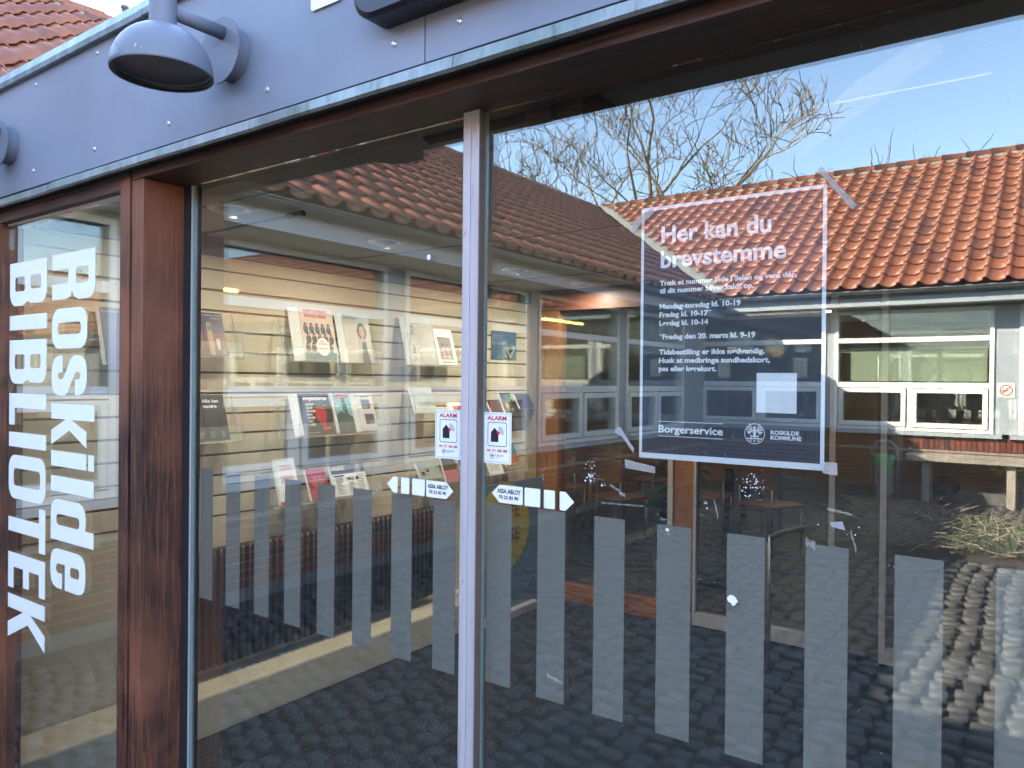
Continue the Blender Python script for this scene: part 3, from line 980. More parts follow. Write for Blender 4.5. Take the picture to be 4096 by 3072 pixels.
def glyph(ch, w_, t=.047, s=.052):
    H = CAP
    if ch == 'I': return [[(0, 0), (w_, 0), (w_, H), (0, H)]]
    if ch == 'l': return [[(0, 0), (w_, 0), (w_, H), (0, H)]]
    if ch == 'i': return [[(0, 0), (w_, 0), (w_, XH), (0, XH)], [(0, XH + .012), (w_, XH + .012), (w_, H), (0, H)]]
    if ch == 'L': return [[(0, 0), (w_, 0), (w_, .042), (t, .042), (t, H), (0, H)]]
    if ch == 'T':
        c = w_ / 2; return [[(c - t / 2, 0), (c + t / 2, 0), (c + t / 2, H - .044), (w_, H - .044), (w_, H), (0, H), (0, H - .044), (c - t / 2, H - .044)]]
    if ch == 'E':
        e = .042; m0, m1 = H / 2 - e / 2, H / 2 + e / 2
        return [[(0, 0), (w_, 0), (w_, e), (t, e), (t, m0), (w_ * .9, m0), (w_ * .9, m1), (t, m1), (t, H - e), (w_, H - e), (w_, H), (0, H)]]
    if ch == 'K': return [[(0, 0), (t, 0), (t, .115), (w_ - .05, 0), (w_, 0), (w_ * .56, .150), (w_, H), (w_ - .052, H), (t, .168), (t, H), (0, H)]]
    if ch == 'k': return [[(0, 0), (t, 0), (t, .095), (w_ - .045, 0), (w_, 0), (w_ * .62, .118), (w_, XH), (w_ - .048, XH), (t, .130), (t, H), (0, H)]]
    if ch in 'Oo':
        h = H if ch == 'O' else XH
        return [rrect(0, 0, w_, h, .045, 7), rrect(t - .004, .038, w_ - t + .004, h - .038, .014, 4)]
    if ch == 'B':
        m_ = H / 2
        out = [(0, 0)] + [(w_ - .045 + .045 * math.sin(R(a)), .045 - .045 * math.cos(R(a))) for a in range(0, 91, 15)] + [(w_, m_ - .035)] + [(w_ - .012 * math.sin(R(a)), m_ - .035 + .035 * a / 90.) for a in range(30, 91, 30)]
        out += [(w_ - .014, m_ + .004), (w_ - .005, m_ + .02), (w_ - .004, H - .045)] + [(w_ - .049 + .045 * math.cos(R(a)), H - .045 + .045 * math.sin(R(a))) for a in range(15, 91, 15)] + [(0, H)]
        return [out, rrect(t, .040, w_ - t, m_ - .020, .010, 3), rrect(t, m_ + .020, w_ - t - .004, H - .040, .010, 3)]
    if ch == 'R':
        m_ = .118
        out = [(0, 0), (t, 0), (t, m_ - .012), (w_ - t - .020, m_ - .012)] + [(w_ - t - .020 + .016 * math.sin(R(a)), m_ - .028 + .016 * math.cos(R(a))) for a in range(15, 91, 15)] + [(w_ - t - .004, 0), (w_ - .004, 0), (w_ - .004, m_ - .03)]
        out += [(w_ - .010, m_), (w_ - .030, m_ + .010), (w_ - .010, m_ + .024), (w_, m_ + .05), (w_, H - .045)] + [(w_ - .045 + .045 * math.cos(R(a)), H - .045 + .045 * math.sin(R(a))) for a in range(15, 91, 15)] + [(0, H)]
        return [out, rrect(t, m_ + .035, w_ - t, H - .040, .012, 3)]
    if ch == 's':
        h = XH; r = .045
        P = []
        P += [(w_ - .0, .060)]
        out = rr = []
        pts = [(0, .072), (0, .045), (.006, .022), (.022, .006), (.045, 0), (w_ - .045, 0), (w_ - .020, .006), (w_ - .006, .022), (w_, .045), (w_, .085), (w_ - .010, .105), (w_ - .035, .122), (.058, .148), (.049, .156), (.049, .176), (.056, .184), (w_ - .058, .184), (w_ - .050, .176), (w_ - .050, .152), (w_ - .003, .152), (w_ - .003, h - .045), (w_ - .010, h - .02), (w_ - .026, h - .006), (w_ - .048, h), (.045, h), (.02, h - .006), (.005, h - .022), (0, h - .045), (0, .142), (.010, .122), (.035, .105), (w_ - .058, .080), (w_ - .050, .072), (w_ - .050, .048), (w_ - .058, .040), (.058, .040), (.050, .048), (.050, .072)]
        return [pts]
    if ch == 'd':
        return [[(.045, 0), (w_ - t, 0), (w_ - t, .012), (w_ - t + .002, 0), (w_, 0), (w_, H), (w_ - t, H), (w_ - t, XH - .004), (w_ - t - .02, XH), (.045, XH), (.02, XH - .006), (.006, XH - .02), (0, XH - .045), (0, .045), (.006, .02), (.02, .006)], rrect(t - .002, .038, w_ - t, XH - .038, .014, 4)]
    if ch == 'e':
        h = XH
        return [[(.045, 0), (w_ - .045, 0), (w_ - .02, .006), (w_ - .006, .02), (w_, .045), (w_, .078), (w_ - t, .078), (w_ - t, .046), (w_ - t - .01, .038), (t + .008, .038), (t - .002, .048), (t - .002, .096), (w_, .096), (w_, h - .045), (w_ - .006, h - .02), (w_ - .02, h - .006), (w_ - .045, h), (.045, h), (.02, h - .006), (.006, h - .02), (0, h - .045), (0, .045), (.006, .02), (.02, .006)], rrect(t - .002, .130, w_ - t + .002, h - .038, .010, 3)]
for (word, xb) in (([('R', 1.972, 1.829), ('o', 1.805, 1.683), ('s', 1.661, 1.540), ('k', 1.515, 1.388), ('i', 1.370, 1.323), ('l', 1.293, 1.246), ('d', 1.223, 1.097), ('e', 1.071, .950)], -2.532),
                   ([('B', 1.970, 1.828), ('I', 1.797, 1.749), ('B', 1.716, 1.573), ('L', 1.541, 1.437), ('I', 1.413, 1.365), ('O', 1.338, 1.194), ('T', 1.178, 1.038), ('E', 1.015, .897), ('K', .876, .730)], -2.840)):
    for ch, z0, z1 in word:
        L = glyph(ch, z0 - z1)
        if ch in 'IlLTEKk' and ch: pass
        # a runs down the glass: plane u = -z
        if ch == 'i':
            Print(PL, 0).poly([(a - z0, b + xb) for a, b in L[0]]).poly([(a - z0, b + xb) for a, b in L[1]]).build('letter', VINYL, sw)
        else:
            Print(PL, 0).poly(*[[(a - z0, b + xb) for a, b in l] for l in L]).build('letter', VINYL, sw)

# ------------------------------------------------------------------ sliding doors
def door(name, x0, x1, stile_l, stile_r, label, bars, zt, zb, mat_glass, y0, mat_bar, bottom=True, deep=.012, fl=-.020):
    d = empty(name, ((x0 + x1) / 2, y0, 0), label, 'door', 'glass sliding doors')
    zt_, zb_ = 2.1226, .012
    a, b = x0, x1
    if stile_l:
        box('stile', (x0, y0 + fl, zb_), (x0 + stile_l, y0 + deep, zt_), ALU, d, .0015); a = x0 + stile_l
    if stile_r:
        box('stile', (x1 - stile_r, y0 - .020, zb_), (x1, y0 + deep, zt_), ALU, d, .0015); b = x1 - stile_r
    rail = .0
    if bottom:
        box('bottom_rail', (a, y0 - .018, zb_), (b, y0 + .038, zb_ + .085), ALU, d, .0015); rail = .085
    box('pane', (a + .0005, y0, zb_ + rail), (b - .0005, y0 + .008, zt_), mat_glass, d)
    for x in bars:
        box('stripe', (x, y0 + .0086, zb), (x + .0599, y0 + .0091, zt), mat_bar, d)
    return d
bl_ = [-1.8871 + .1204 * k for k in range(8)]
br_ = [-.9059 + .1204 * k for k in range(10)]
d1 = door('sliding_door', -1.9235, -.9325, .0115, .0185, 'left glass sliding door with eight grey stripes, brochure wall behind', bl_, 1.3545, 1.0030, GLASS, 0, BAR, fl=-.0022)
d2 = door('sliding_door', -.9315, .395, .0205, .02, 'right glass sliding door carrying the large dark poster', [x for x in br_ if x < .3], 1.3610, 1.0099, GLASS, 0, BAR)
box('glass_edge', (-.9105, -.003, .10), (-.9065, -.0005, 2.12), EDGE, d2)
box('glass_edge', (-1.9118, -.003, .10), (-1.900, -.0005, 2.12), EDGE, d1)
box('edge_strip', (-.9105, -.021, .012), (-.9075, -.005, 2.12), simple('bronze_gasket', (.12, .09, .07), .5), d2)

# door operator above the glass, seen through it
op = empty('door_operator', (-1.0, .12, 2.13), 'dark rounded door operator housing behind the top of the glass', 'door operator')
q = MB(); A = []; B = []
for t in range(0, 181, 20):
    A.append((.10 + .05 * math.cos(R(180 + t)), 2.170 - .050 * math.sin(R(t))))
q = MB(); ra = [q.p(-1.140, y, z) for y, z in A]; rb = [q.p(-.835, y, z) for y, z in A]
for k in range(len(A) - 1): q.f.append([ra[k], ra[k + 1], rb[k + 1], rb[k]])
q.f.append(ra); q.f.append(rb[::-1]); q.build('housing', DARKMET, op, smooth=False)
box('bracket', (-.86, .06, 2.108), (-.80, .22, 2.16), WOOD_X, op); box('bracket', (-.79, .07, 2.106), (-.735, .24, 2.16), WOOD_X, op)
box('header_board', (-1.92, .0565, 2.172), (.42, .34, 2.262), simple('grey_header', (.22, .235, .24), .7), op)
box('header_trim', (-1.92, .0455, 2.1505), (.42, .056, 2.262), DARKBAND, op)

# ------------------------------------------------------------------ stickers and poster
GP = Plane((0, 0, 0), (1, 0, 0), (0, 0, 1))
def alarm(x0, z0, label):
    a = empty('alarm_sticker', (x0 + .035, -.001, z0 + .05), label, 'sticker', 'alarm stickers on the doors')
    pl = Plane((x0, -.0004, z0), (1, 0, 0), (0, 0, 1)); W, H = .0690, .0985
    sheet('label', pl, [rrect(0, 0, W, H, .003)], .0004, VINYL, a)
    k = Print(pl, .0008)
    k.poly(rrect(.0028, .0028, W - .0028, H - .0028, .0012), rrect(.0033, .0033, W - .0033, H - .0033, .001))
    k.poly(rrect(.0125, .0330, W - .0105, .0795, .0045), rrect(.0137, .0342, W - .0117, .0783, .0036))
    k.poly([(.0205, .0415), (.0385, .0415), (.0385, .0600), (.0295, .0690), (.0205, .0600)])
    for r in (.0055, .0075, .0095, .0115): k.poly(arc(.0385, .0592, r, r + .0007, -20, 95))
    k.poly([(.0190, .0185), (.0280, .0185), (.0280, .0120), (.0235, .0075), (.0190, .0120)], [(.0197, .0178), (.0273, .0178), (.0273, .0123), (.0235, .0085), (.0197, .0123)])
    k.poly([(.0205, .0165), (.0225, .0155), (.0235, .0170), (.0245, .0155), (.0265, .0165), (.0255, .0140), (.0240, .0130), (.0235, .0105), (.0230, .0130), (.0215, .0140)])
    k.text('ROSKILDE', .0300, .0140, .0036, .021, .0); k.text('KOMMUNE', .0300, .0112, .0012, .012, .0)
    k.build('black_print', INK, a)
    r = Print(pl, .0009); r.text('ALARM', .0115, .0835, .0082, .046, .03); r.text('46 31 88 88', .0105, .0225, .0052, .049, .02)
    r.poly(circ(.0385, .0592, .0036)); r.build('red_print', RED, a)
alarm(-1.0335, 1.4405, 'white alarm sticker on the left door, left of the middle stile')
alarm(-.9105, 1.4395, 'white alarm sticker on the right door, right of the middle stile')

def service(x0, z0, flip, label):
    a = empty('service_sticker', (x0, -.001, z0), label, 'sticker', 'service stickers on the doors')
    pl = Plane((x0, -.0006, z0), (1, 0, 0), (0, 0, 1))
    def X(u): return u if not flip else .186 - u
    H = .034
    def blk(loop, nm='block'):
        loop = [(X(u), v) for u, v in loop]
        if flip: loop = loop[::-1]
        sheet(nm, pl, [loop], .0004, VINYL, a)
    def arrow(u0, u1, tip, left):
        if left: return [(u0 + .0015, H / 2 + .0015), (u0, H / 2), (u0 + .0015, H / 2 - .0015), (u0 + tip, .0008), (u0 + tip + .002, 0), (u1 - .0018, 0), (u1, .0018), (u1, H - .0018), (u1 - .0018, H), (u0 + tip + .002, H), (u0 + tip, H - .0008)]
        return [(2 * 0 + u0 + u1 - q_, v) for q_, v in arrow(u0, u1, tip, True)][::-1]
    blk(arrow(0, .0725, .0175, True)); blk(rrect(.0770, 0, .1120, H, .0022)); blk(rrect(.1205, 0, .1440, H, .0022))
    blk(arrow(.1545, .1850, .0175, False))
    p = Print(pl, .0008)
    tx = .013 if not flip else .186 - .013 - .0555
    p.text('ASSA ABLOY', tx, .0190, .0080, .0555, .035); p.text('70 22 82 90', tx + .004, .0080, .0062, .046, .035)
    p.build('black_print', INK, a)
service(-.8865, 1.3655, False, 'white arrow shaped service sticker right of the middle stile')
service(-1.1700, 1.3585, True, 'white arrow shaped service sticker left of the middle stile')

po = empty('poster', (-.437, .026, 1.68), 'dark voting poster with white border taped inside the right door', 'poster')
PP = Plane((-.5799, .0102, 1.8949), (1, 0, 0), (0, 0, 1), .9862)
W, H = .3045, -.4300
sheet('border', PP, [[(0, H), (W, H), (W, 0), (0, 0)], [(.0052, H + .0090), (W - .0058, H + .0100), (W - .0058, -.0055), (.0050, -.0062)]], .0004, PAPER, po)
Print(PP, .0002).poly([(.0052, H + .0090), (W - .0058, H + .0100), (W - .0058, -.0055), (.0050, -.0062)]).build('dark_field', POSTERD, po)
p = Print(PP, .0012)
p.text('Her kan du', .0375, -.0625, .0275, .1850, .028); p.text('brevstemme', .0370, -.1050, .0275, .2090, .028)
for (t, v, wd, c) in (('Træk et nummer inde i Salen og vent dér,', -.1355, .2265, .0080), ('til dit nummer bliver kaldt op.', -.1485, .1610, .0080), ('Mandag-torsdag kl. 10-19', -.1750, .1400, .0082), ('Fredag kl. 10-17*', -.1890, .0915, .0082), ('Lørdag kl. 10-14', -.2035, .0865, .0082), ('*Fredag den 20. marts kl. 9-19', -.2265, .1640, .0082), ('Tidsbestilling er ikke nødvendig.', -.2525, .1790, .0082), ('Husk at medbringe sundhedskort,', -.2665, .1875, .0082), ('pas eller kørekort.', -.2805, .1010, .0082)):
    p.text(t, .0355, v, c, wd, .040)
p.rect(.036, -.3665, .149, -.3655); p.rect(.036, -.3912, .149, -.3902)
p.text('Borgerservice', .0362, -.3845, .0122, .1125, .022)
p.text('ROSKILDE', .2250, -.3790, .0060, .0430, .04); p.text('KOMMUNE', .2250, -.3870, .0060, .0465, .04)
E0, E1 = .2, -.3795
p.poly(circ(E0, E1, .0162, 36), circ(E0, E1, .0152, 36))
p.poly([(E0 - .0014, E1 + .0115), (E0 + .0012, E1 + .0120), (E0 + .0018, E1 + .0075), (E0 + .0035, E1 + .0050), (E0 + .0022, E1 - .0005), (E0 + .0012, E1 - .0060), (E0 - .0012, E1 - .0060), (E0 - .0022, E1 - .0005), (E0 - .0035, E1 + .0050), (E0 - .0016, E1 + .0080), (E0 - .0034, E1 + .0100)])
for sgn in (-1, 1):
    for k in range(6):
        a = R(62 - 26 * k); L = .0112 - .0007 * k; bx, by = E0 + sgn * .0030, E1 + .0050
        c, s_ = sgn * math.cos(a) , math.sin(a)
        if k > 3: c, s_ = sgn * math.cos(R(-10 - 16 * (k - 3))), math.sin(R(-10 - 16 * (k - 3))); L = .008
        tx, ty = bx + c * L, by + s_ * L; nx_, ny_ = -s_ * .0010, c * .0010
        p.poly([(bx - nx_ * .5, by - ny_ * .5), (tx - nx_, ty - ny_), (tx + c * .001, ty + s_ * .001), (tx + nx_, ty + ny_), (bx + nx_ * .5, by + ny_ * .5)])
    p.poly([(E0 + sgn * .0010, E1 - .0035), (E0 + sgn * .0060, E1 - .0025), (E0 + sgn * .0075, E1 - .0010), (E0 + sgn * .0062, E1 - .0035), (E0 + sgn * .0070, E1 - .0050), (E0 + sgn * .0020, E1 - .0050)])
    p.poly(circ(E0 + sgn * .0062, E1 - .0108, .0016, 10), circ(E0 + sgn * .0062, E1 - .0108, .0008, 8))
p.poly(circ(E0, E1 - .0115, .0016, 10), circ(E0, E1 - .0115, .0008, 8))
p.poly([(E0 - .0125, E1 - .0062), (E0 - .0085, E1 - .0070), (E0 - .0055, E1 - .0058), (E0 - .0030, E1 - .0072), (E0, E1 - .0060), (E0 + .0030, E1 - .0072), (E0 + .0055, E1 - .0058), (E0 + .0085, E1 - .0070), (E0 + .0125, E1 - .0062), (E0 + .0115, E1 - .0085), (E0 - .0115, E1 - .0085)])
p.build('lettering', PAPER, po)
Print(PP, .0010).rect(.2022, -.3458, .2638, -.2835).build('blank_label', PAPER, po)

def tape(name, pts, mat, label, y=-.0006):
    pl = Plane((0, y, 0), (1, 0, 0), (0, 0, 1))
    o = sheet(name, pl, [pts], .0004, mat, None)
    return tag(o, label, 'tape', 'tape scraps on the glass' if 'scrap' in label else None)
tape('tape', [(-.602, 1.467), (-.545, 1.458), (-.545, 1.447), (-.600, 1.452)], TAPE, 'clear tape at the bottom left corner of the poster')
tape('tape', [(-.2785, 1.485), (-.2590, 1.485), (-.2585, 1.4665), (-.2785, 1.4685)], TAPE, 'crumpled clear tape at the bottom right corner of the poster')
tape('tape', [(-.597, 1.858), (-.590, 1.872), (-.553, 1.893), (-.552, 1.883), (-.578, 1.866), (-.588, 1.850)], TAPE, 'clear tape folded over the top left corner of the poster')
tape('tape', [(-.292, 1.915), (-.286, 1.918), (-.236, 1.856), (-.243, 1.850)], TAPE, 'long clear tape strip slanting from the top right poster corner')
tape('tape', [(-.622, 1.512), (-.618, 1.520), (-.611, 1.522), (-.590, 1.493), (-.5825, 1.485), (-.586, 1.484), (-.5845, 1.478), (-.592, 1.487), (-.607, 1.505)], GTAPE, 'torn grey tape strip stuck aslant left of the poster')
tape('tape', [(-.268, 1.398), (-.251, 1.401), (-.2465, 1.3885), (-.266, 1.3915)], GTAPE, 'small grey tape square below the poster on the right')
tape('paper_scrap', [(-.4195, 1.262), (-.415, 1.2665), (-.408, 1.2655), (-.402, 1.2575), (-.406, 1.2545), (-.4065, 1.2515), (-.4115, 1.250), (-.413, 1.2535), (-.418, 1.2555), (-.4200, 1.259)], VINYL, 'torn white paper scrap on the fifth stripe of the right door')
tape('paper_scrap', [(-.525, 1.3575), (-.520, 1.3580), (-.5195, 1.3535), (-.5245, 1.3535)], VINYL, 'tiny white paper square on a stripe corner under the poster')
tape('sticker_dot', circ(-1.056, 1.852, .0050, 14, .0058), VINYL, 'small white oval sticker high on the left door')
# scratches, adhesive residue and splashes: nobody could count them
q = MB(); rr = random.Random(3)
def fleck(x, z, s):
    n = rr.randint(4, 6); a0 = rr.uniform(0, 6.28)
    q.face([(x + s * rr.uniform(.4, 1) * math.cos(a0 + 6.28 * k / n), -.0007, z + s * rr.uniform(.4, 1.1) * math.sin(a0 + 6.28 * k / n)) for k in range(n)])
for (cx, cz, sx, sz, n, s) in ((-.668, 1.442, .006, .012, 46, .0011), (-.672, 1.430, .006, .003, 16, .0020), (-.645, 1.419, .003, .002, 5, .0022), (-.652, 1.425, .008, .005, 24, .0007), (-.387, 1.441, .012, .010, 70, .0012), (-.368, 1.443, .006, .010, 26, .0010), (-.456, 1.405, .002, .004, 9, .0012), (-.541, 1.379, .001, .001, 3, .0010), (-.768, 1.430, .002, .010, 16, .0011), (-.528, 1.355, .006, .005, 16, .0008), (-1.2, 1.363, .006, .005, 14, .0009), (-.26, 1.80, .010, .012, 12, .0012), (-.40, 1.64, .09, .2, 30, .0005), (-1.4, 1.7, .3, .35, 70, .0005), (-.6, 1.2, .3, .3, 46, .0006), (-1.05, 1.75, .10, .16, 60, .0006), (-.6, 1.8, .3, .25, 50, .0006), (-.26, 1.384, .02, .01, 14, .0009), (-.94, 1.0, .6, .3, 60, .0006)):
    for k in range(int(n * .6)): fleck(cx + rr.gauss(0, sx), cz + rr.gauss(0, sz), s * rr.uniform(.5, 1.5))
tag(q.build('paint_splash', VINYL), kind='stuff')
q = MB()
def scr(x0, z0, x1, z1, n, wd):
    for k in range(n):
        t = k / n; x = x0 + (x1 - x0) * t; z = z0 + (z1 - z0) * t; h = wd * rr.uniform(.4, 1.2)
        q.face([(x, -.0007, z - h), (x + (x1 - x0) / n * 1.05, -.0007, z - h * .7 + (z1 - z0) / n), (x + (x1 - x0) / n * 1.05, -.0007, z + h * .7), (x, -.0007, z + h)])
scr(-.647, 1.3875, -.565, 1.3900, 26, .0016); scr(-.63, 1.42, -.605, 1.408, 8, .002); scr(-.612, 1.409, -.600, 1.404, 6, .004); scr(-.443, 1.412, -.436, 1.385, 8, .004)
scr(-.272, 1.417, -.238, 1.412, 8, .0022); scr(-.302, 1.366, -.288, 1.360, 6, .007); scr(-.24, 1.388, -.232, 1.36, 8, .005); scr(-.535, 1.372, -.523, 1.372, 5, .003)
scr(-.755, 1.06, -.725, 1.053, 8, .004); scr(-1.365, 1.306, -1.345, 1.306, 6, .0012); scr(-1.344, 1.60, -1.338, 1.47, 6, .0022); scr(-1.343, 1.75, -1.342, 1.62, 6, .0018)
for k in range(60):
    x, z = rr.uniform(-1.88, .0), rr.uniform(1.0, 2.0); a = rr.uniform(0, 6.28); L = rr.uniform(.003, .012)
    scr(x, z, x + L * math.cos(a), z + L * math.sin(a), 2, .0002)
for k in range(26):
    x, z = rr.uniform(-.5, -.02), rr.uniform(1.85, 2.06); L = rr.uniform(.003, .010)
    scr(x, z, x + .0005, z - L, 3, .0012)
tag(q.build('adhesive_residue', TAPE), kind='stuff')

# ------------------------------------------------------------------ lamps on the fascia
def wall_lamp(x, label, full=True):
    a = empty('wall_lamp', (x, -.15, 2.32), label, 'lamp', 'grey dome lamps on the fascia')
    MB().lathe((x - .012, -.1505, 2.322), [(.0001, .0), (.058, .0), (.058, .034), (.0001, .034)], 40, (0, -1, 0)).build('mounting_box', LAMP, a, smooth=False)
    MB().lathe((x - .012, -.1850, 2.322), [(.0001, 0), (.072, 0), (.072, .0035), (.0001, .0035)], 48, (0, -1, 0)).build('back_plate', LAMP, a)
    ys = -.325
    MB().tube([(x, -.1885, 2.357), (x, ys, 2.357)], .0150, 20).build('arm', LAMP, a, smooth=True)
    MB().lathe((x, ys, 2.30), [(.0001, 0), (.0265, 0), (.0265, .16), (.0001, .16)], 32).build('stem', LAMP, a, smooth=False)
    R0 = .0985
    prof = [(.0265, .095)] + [(R0 * math.cos(R(t)), .098 * math.sin(R(t))) for t in range(72, -1, -6)] + [(R0, -.004), (R0 - .003, -.0045), (R0 - .004, .004)]
    MB().lathe((x, ys, 2.224), prof, 64).build('dome', LAMP, a, smooth=True)
    MB().lathe((x, ys, 2.224), [(R0 - .004, .004), (R0 - .009, .010), (.06, .013), (.0001, .013)], 48).build('diffuser', LAMPIN, a, smooth=False)
    MB().lathe((x, ys, 2.224), [(R0 - .0035, -.003), (R0 - .0065, -.003), (R0 - .0075, .006)], 48).build('rim', DARKMET, a, smooth=True)
    # worn lower edge of the paint as a thin proud skin
    q = MB(); n = 26; prev = None
    for k in range(n + 1):
        az = R(205 + 75 * k / n); t1 = 4 + 20 * max(0, math.sin(math.pi * k / n)) ** .7 + 4 * math.sin(k * 1.3) * math.sin(math.pi * k / n)
        col = []
        for t in (1, t1 * .5, max(1.5, t1)):
            r_ = (R0 + .0006) * math.cos(R(t)); col.append(q.p(x + r_ * math.cos(az), ys + r_ * math.sin(az), 2.224 + .0986 * math.sin(R(t))))
        if prev: q.f.append([prev[0], col[0], col[1], prev[1]]); q.f.append([prev[1], col[1], col[2], prev[2]])
        prev = col
    q.build('worn_patch', simple('worn_lamp_primer', (.13, .155, .20), .4), a, smooth=True)
wall_lamp(-1.500, 'grey dome wall lamp with worn paint hanging over the oak pillar')
wall_lamp(-2.678, 'grey wall lamp half cut off at the left edge of the fascia')
cb = empty('camera_housing', (-.93, -.2, 2.30), 'black rounded fixture on the fascia at the top edge of the photo', 'fixture')
q = MB(); A = []
prof = [(-1.055, 2.30), (-1.05, 2.262), (-1.03, 2.238), (-1.00, 2.228), (-.80, 2.232), (-.72, 2.236), (-.70, 2.30)]
prof = rrect(-1.068, 2.256, -.45, 2.42, .05, 6)
ra = [q.p(x, -.152, z) for x, z in prof]; rb = [q.p(x, -.200, z) for x, z in prof]; rc = [q.p(-.76 + (x + .76) * .97, -.207, 2.34 + (z - 2.34) * .92) for x, z in prof]
q.bridge(ra, rb); q.bridge(rb, rc); q.f.append(rc); q.build('housing', DARKMET, cb, smooth=False)
sp_ = empty('sign_plate', (-1.2, -.152, 2.40), 'corner of a white plate screwed to the fascia beside the black fixture', 'sign')
sheet('plate', Plane((-1.245, -.152, 2.347), (1, 0, 0), (0, 0, 1)), [rrect(0, 0, .09, .13, .008)], .003, WHITEG, sp_)

# ------------------------------------------------------------------ vestibule
WX = -3.30
tag(MB().face([(-3.5, -.07, 0), (-1.955, -.07, 0), (-1.955, 3.6, 0), (-3.5, 3.6, 0)]).build('floor', CARPET), kind='structure')
MB().box((-1.953, -.02, -.08), (.5, 3.55, .004)).build('entrance_mat', MATT)
tag(bpy.data.objects['entrance_mat'], 'dark blue ribbed entrance mat covering the right of the vestibule floor', 'mat')
wl = tag(MB().box((WX - .08, -.05, 0), (WX - .021, 3.6, 2.27)).build('wall', WALLB), kind='structure')
box('wall_face', (WX - .0205, .0, 0), (WX + .0, 3.598, .925), WALLB, wl)
zg = [2.119 - .0992 * k for k in range(13)]
box('slat', (WX - .0205, 0, zg[0] + .003), (WX, 3.60, 2.19), SLATM, wl)
for a, b in zip(zg[1:], zg[:-1]): box('slat', (WX - .0205, 0, a + .0055), (WX + .0, 3.60, b - .0055), SLATM, wl, .001)
for a in zg: box('groove', (WX - .0208, 0, a - .0055), (WX - .010, 3.60, a + .0055), GROOVE, wl)
box('cornice', (WX + .0, .0, 2.185), (WX + .035, 3.60, 2.268), DARKBAND, wl)
tag(MB().box((-3.295, -.02, 0), (-3.05, 3.60, .185)).build('wall_ledge', WALLB, bevel=.01), kind='structure')
tag(MB().box((-3.5, .05, 2.270), (.6, 3.62, 2.30)).build('ceiling', CEIL), kind='structure')
ce = bpy.data.objects['ceiling']
for y in (.54, 1.74, 2.94): box('ceiling_joint', (-3.26, y, 2.2665), (.5, y + .006, 2.2695), DARKBAND, ce)
tag(MB().box((.50, .05, 0), (.6, 3.6, 2.27)).build('wall', simple('dark_side_wall', (.10, .09, .08), .8)), kind='structure')
# downlights
for k, y in enumerate((.611, 1.467, 2.555, 3.35)):
    x = -2.665
    lab = ['round recessed downlight nearest the glass, first of the row', 'second recessed downlight from the glass', 'third recessed downlight from the glass, right of the middle stile', 'farthest recessed downlight by the inner doors'][k]
    o = empty('downlight', (x, y, 2.268), lab, 'downlight', 'recessed downlights in the vestibule ceiling')
    MB().lathe((x, y, 2.2695), [(.085, 0), (.085, -.004), (.066, -.007), (.060, -.001)], 32).build('trim_ring', WHITEG, o, smooth=True)
    MB().lathe((x, y, 2.2695), [(.060, -.002), (.050, -.016), (.03, -.024), (.0001, -.026)], 32).build('reflector', simple('satin_reflector', (.55, .52, .42), .35), o, smooth=True)
    ld = bpy.data.lights.new('vestibule_fill', 'AREA'); ld.shape = 'DISK'; ld.size = .035; ld.energy = 1.25; ld.color = (1, .87, .68)  # added fill light below an unlit fixture, brightens the vestibule
    lo = bpy.data.objects.new('vestibule_fill', ld); COL.objects.link(lo); lo.location = (x, y, 2.236); keep(lo, o)
cr = empty('ceiling_rod', (-2.8, .78, 2.24), 'thin dark rod with end joints just under the vestibule ceiling', 'rod')
MB().tube([(-3.25, .80, 2.245), (-2.40, .76, 2.245)], .006, 8).build('rod', DARKMET, cr)
MB().tube([(-3.24, .80, 2.245), (-3.12, .795, 2.245)], .012, 8).build('joint', DARKMET, cr); MB().tube([(-2.50, .765, 2.245), (-2.40, .76, 2.245)], .012, 8).build('joint', DARKMET, cr)

# radiator
ra_ = empty('radiator', (-3.2, 1.5, .3), 'dark ribbed radiator under the brochure wall with a white valve', 'radiator')
z0, z1 = .235, .795
pit_ = .0392
rm = None
y = .10; k = 0
ribs = MB()
for k in range(43):
    yy = .82 + k * pit_
    if rm is None:
        q = MB()
        n = 8; rows = []
        for (zz, sc_) in ((z0, .2), (z0 + .010, .75), (z0 + .028, 1), (z1 - .028, 1), (z1 - .010, .75), (z1, .2)):
            rows.append([q.p(.0 + (.034 * math.sin(R(22.5 + 180 * j / n)) if False else .036 * math.sin(math.pi * j / n)) * sc_, -.0165 * math.cos(math.pi * j / n) * sc_, zz) for j in range(n + 1)])
        for a, b in zip(rows[:-1], rows[1:]):
            for j in range(n): q.f.append([a[j], a[j + 1], b[j + 1], b[j]])
        rm = bpy.data.meshes.new('radiator_rib'); rm.from_pydata(q.v, [], q.f); rm.update(); rm.materials.append(RADM)
        for p_ in rm.polygons: p_.use_smooth = True
    o = bpy.data.objects.new('rib', rm); COL.objects.link(o); o.location = (-3.215, yy, 0); keep(o, ra_)
box('back_panel', (-3.27, .80, z0 + .01), (-3.216, .82 + 43 * pit_, z1 - .01), RADM, ra_)
yv = .82 + 43 * pit_ - .02
MB().tube([(-3.20, yv, .26), (-3.20, yv, .187)], .011, 12).build('valve_pipe', CHROME, ra_, smooth=True)
MB().lathe((-3.20, yv, .186), [(.0001, .002), (.028, 0), (.024, .012), (.011, .016)], 20).build('pipe_collar', CHROME, ra_, smooth=True)
MB().tube([(-3.20, yv, .30), (-3.20, yv, .255)], .017, 12).build('valve_body', DARKMET, ra_, smooth=True)
MB().tube([(-3.20, yv + .01, .270), (-3.195, yv + .10, .266)], [.022, .026], 16).build('thermostat', WHITEG, ra_, smooth=True)

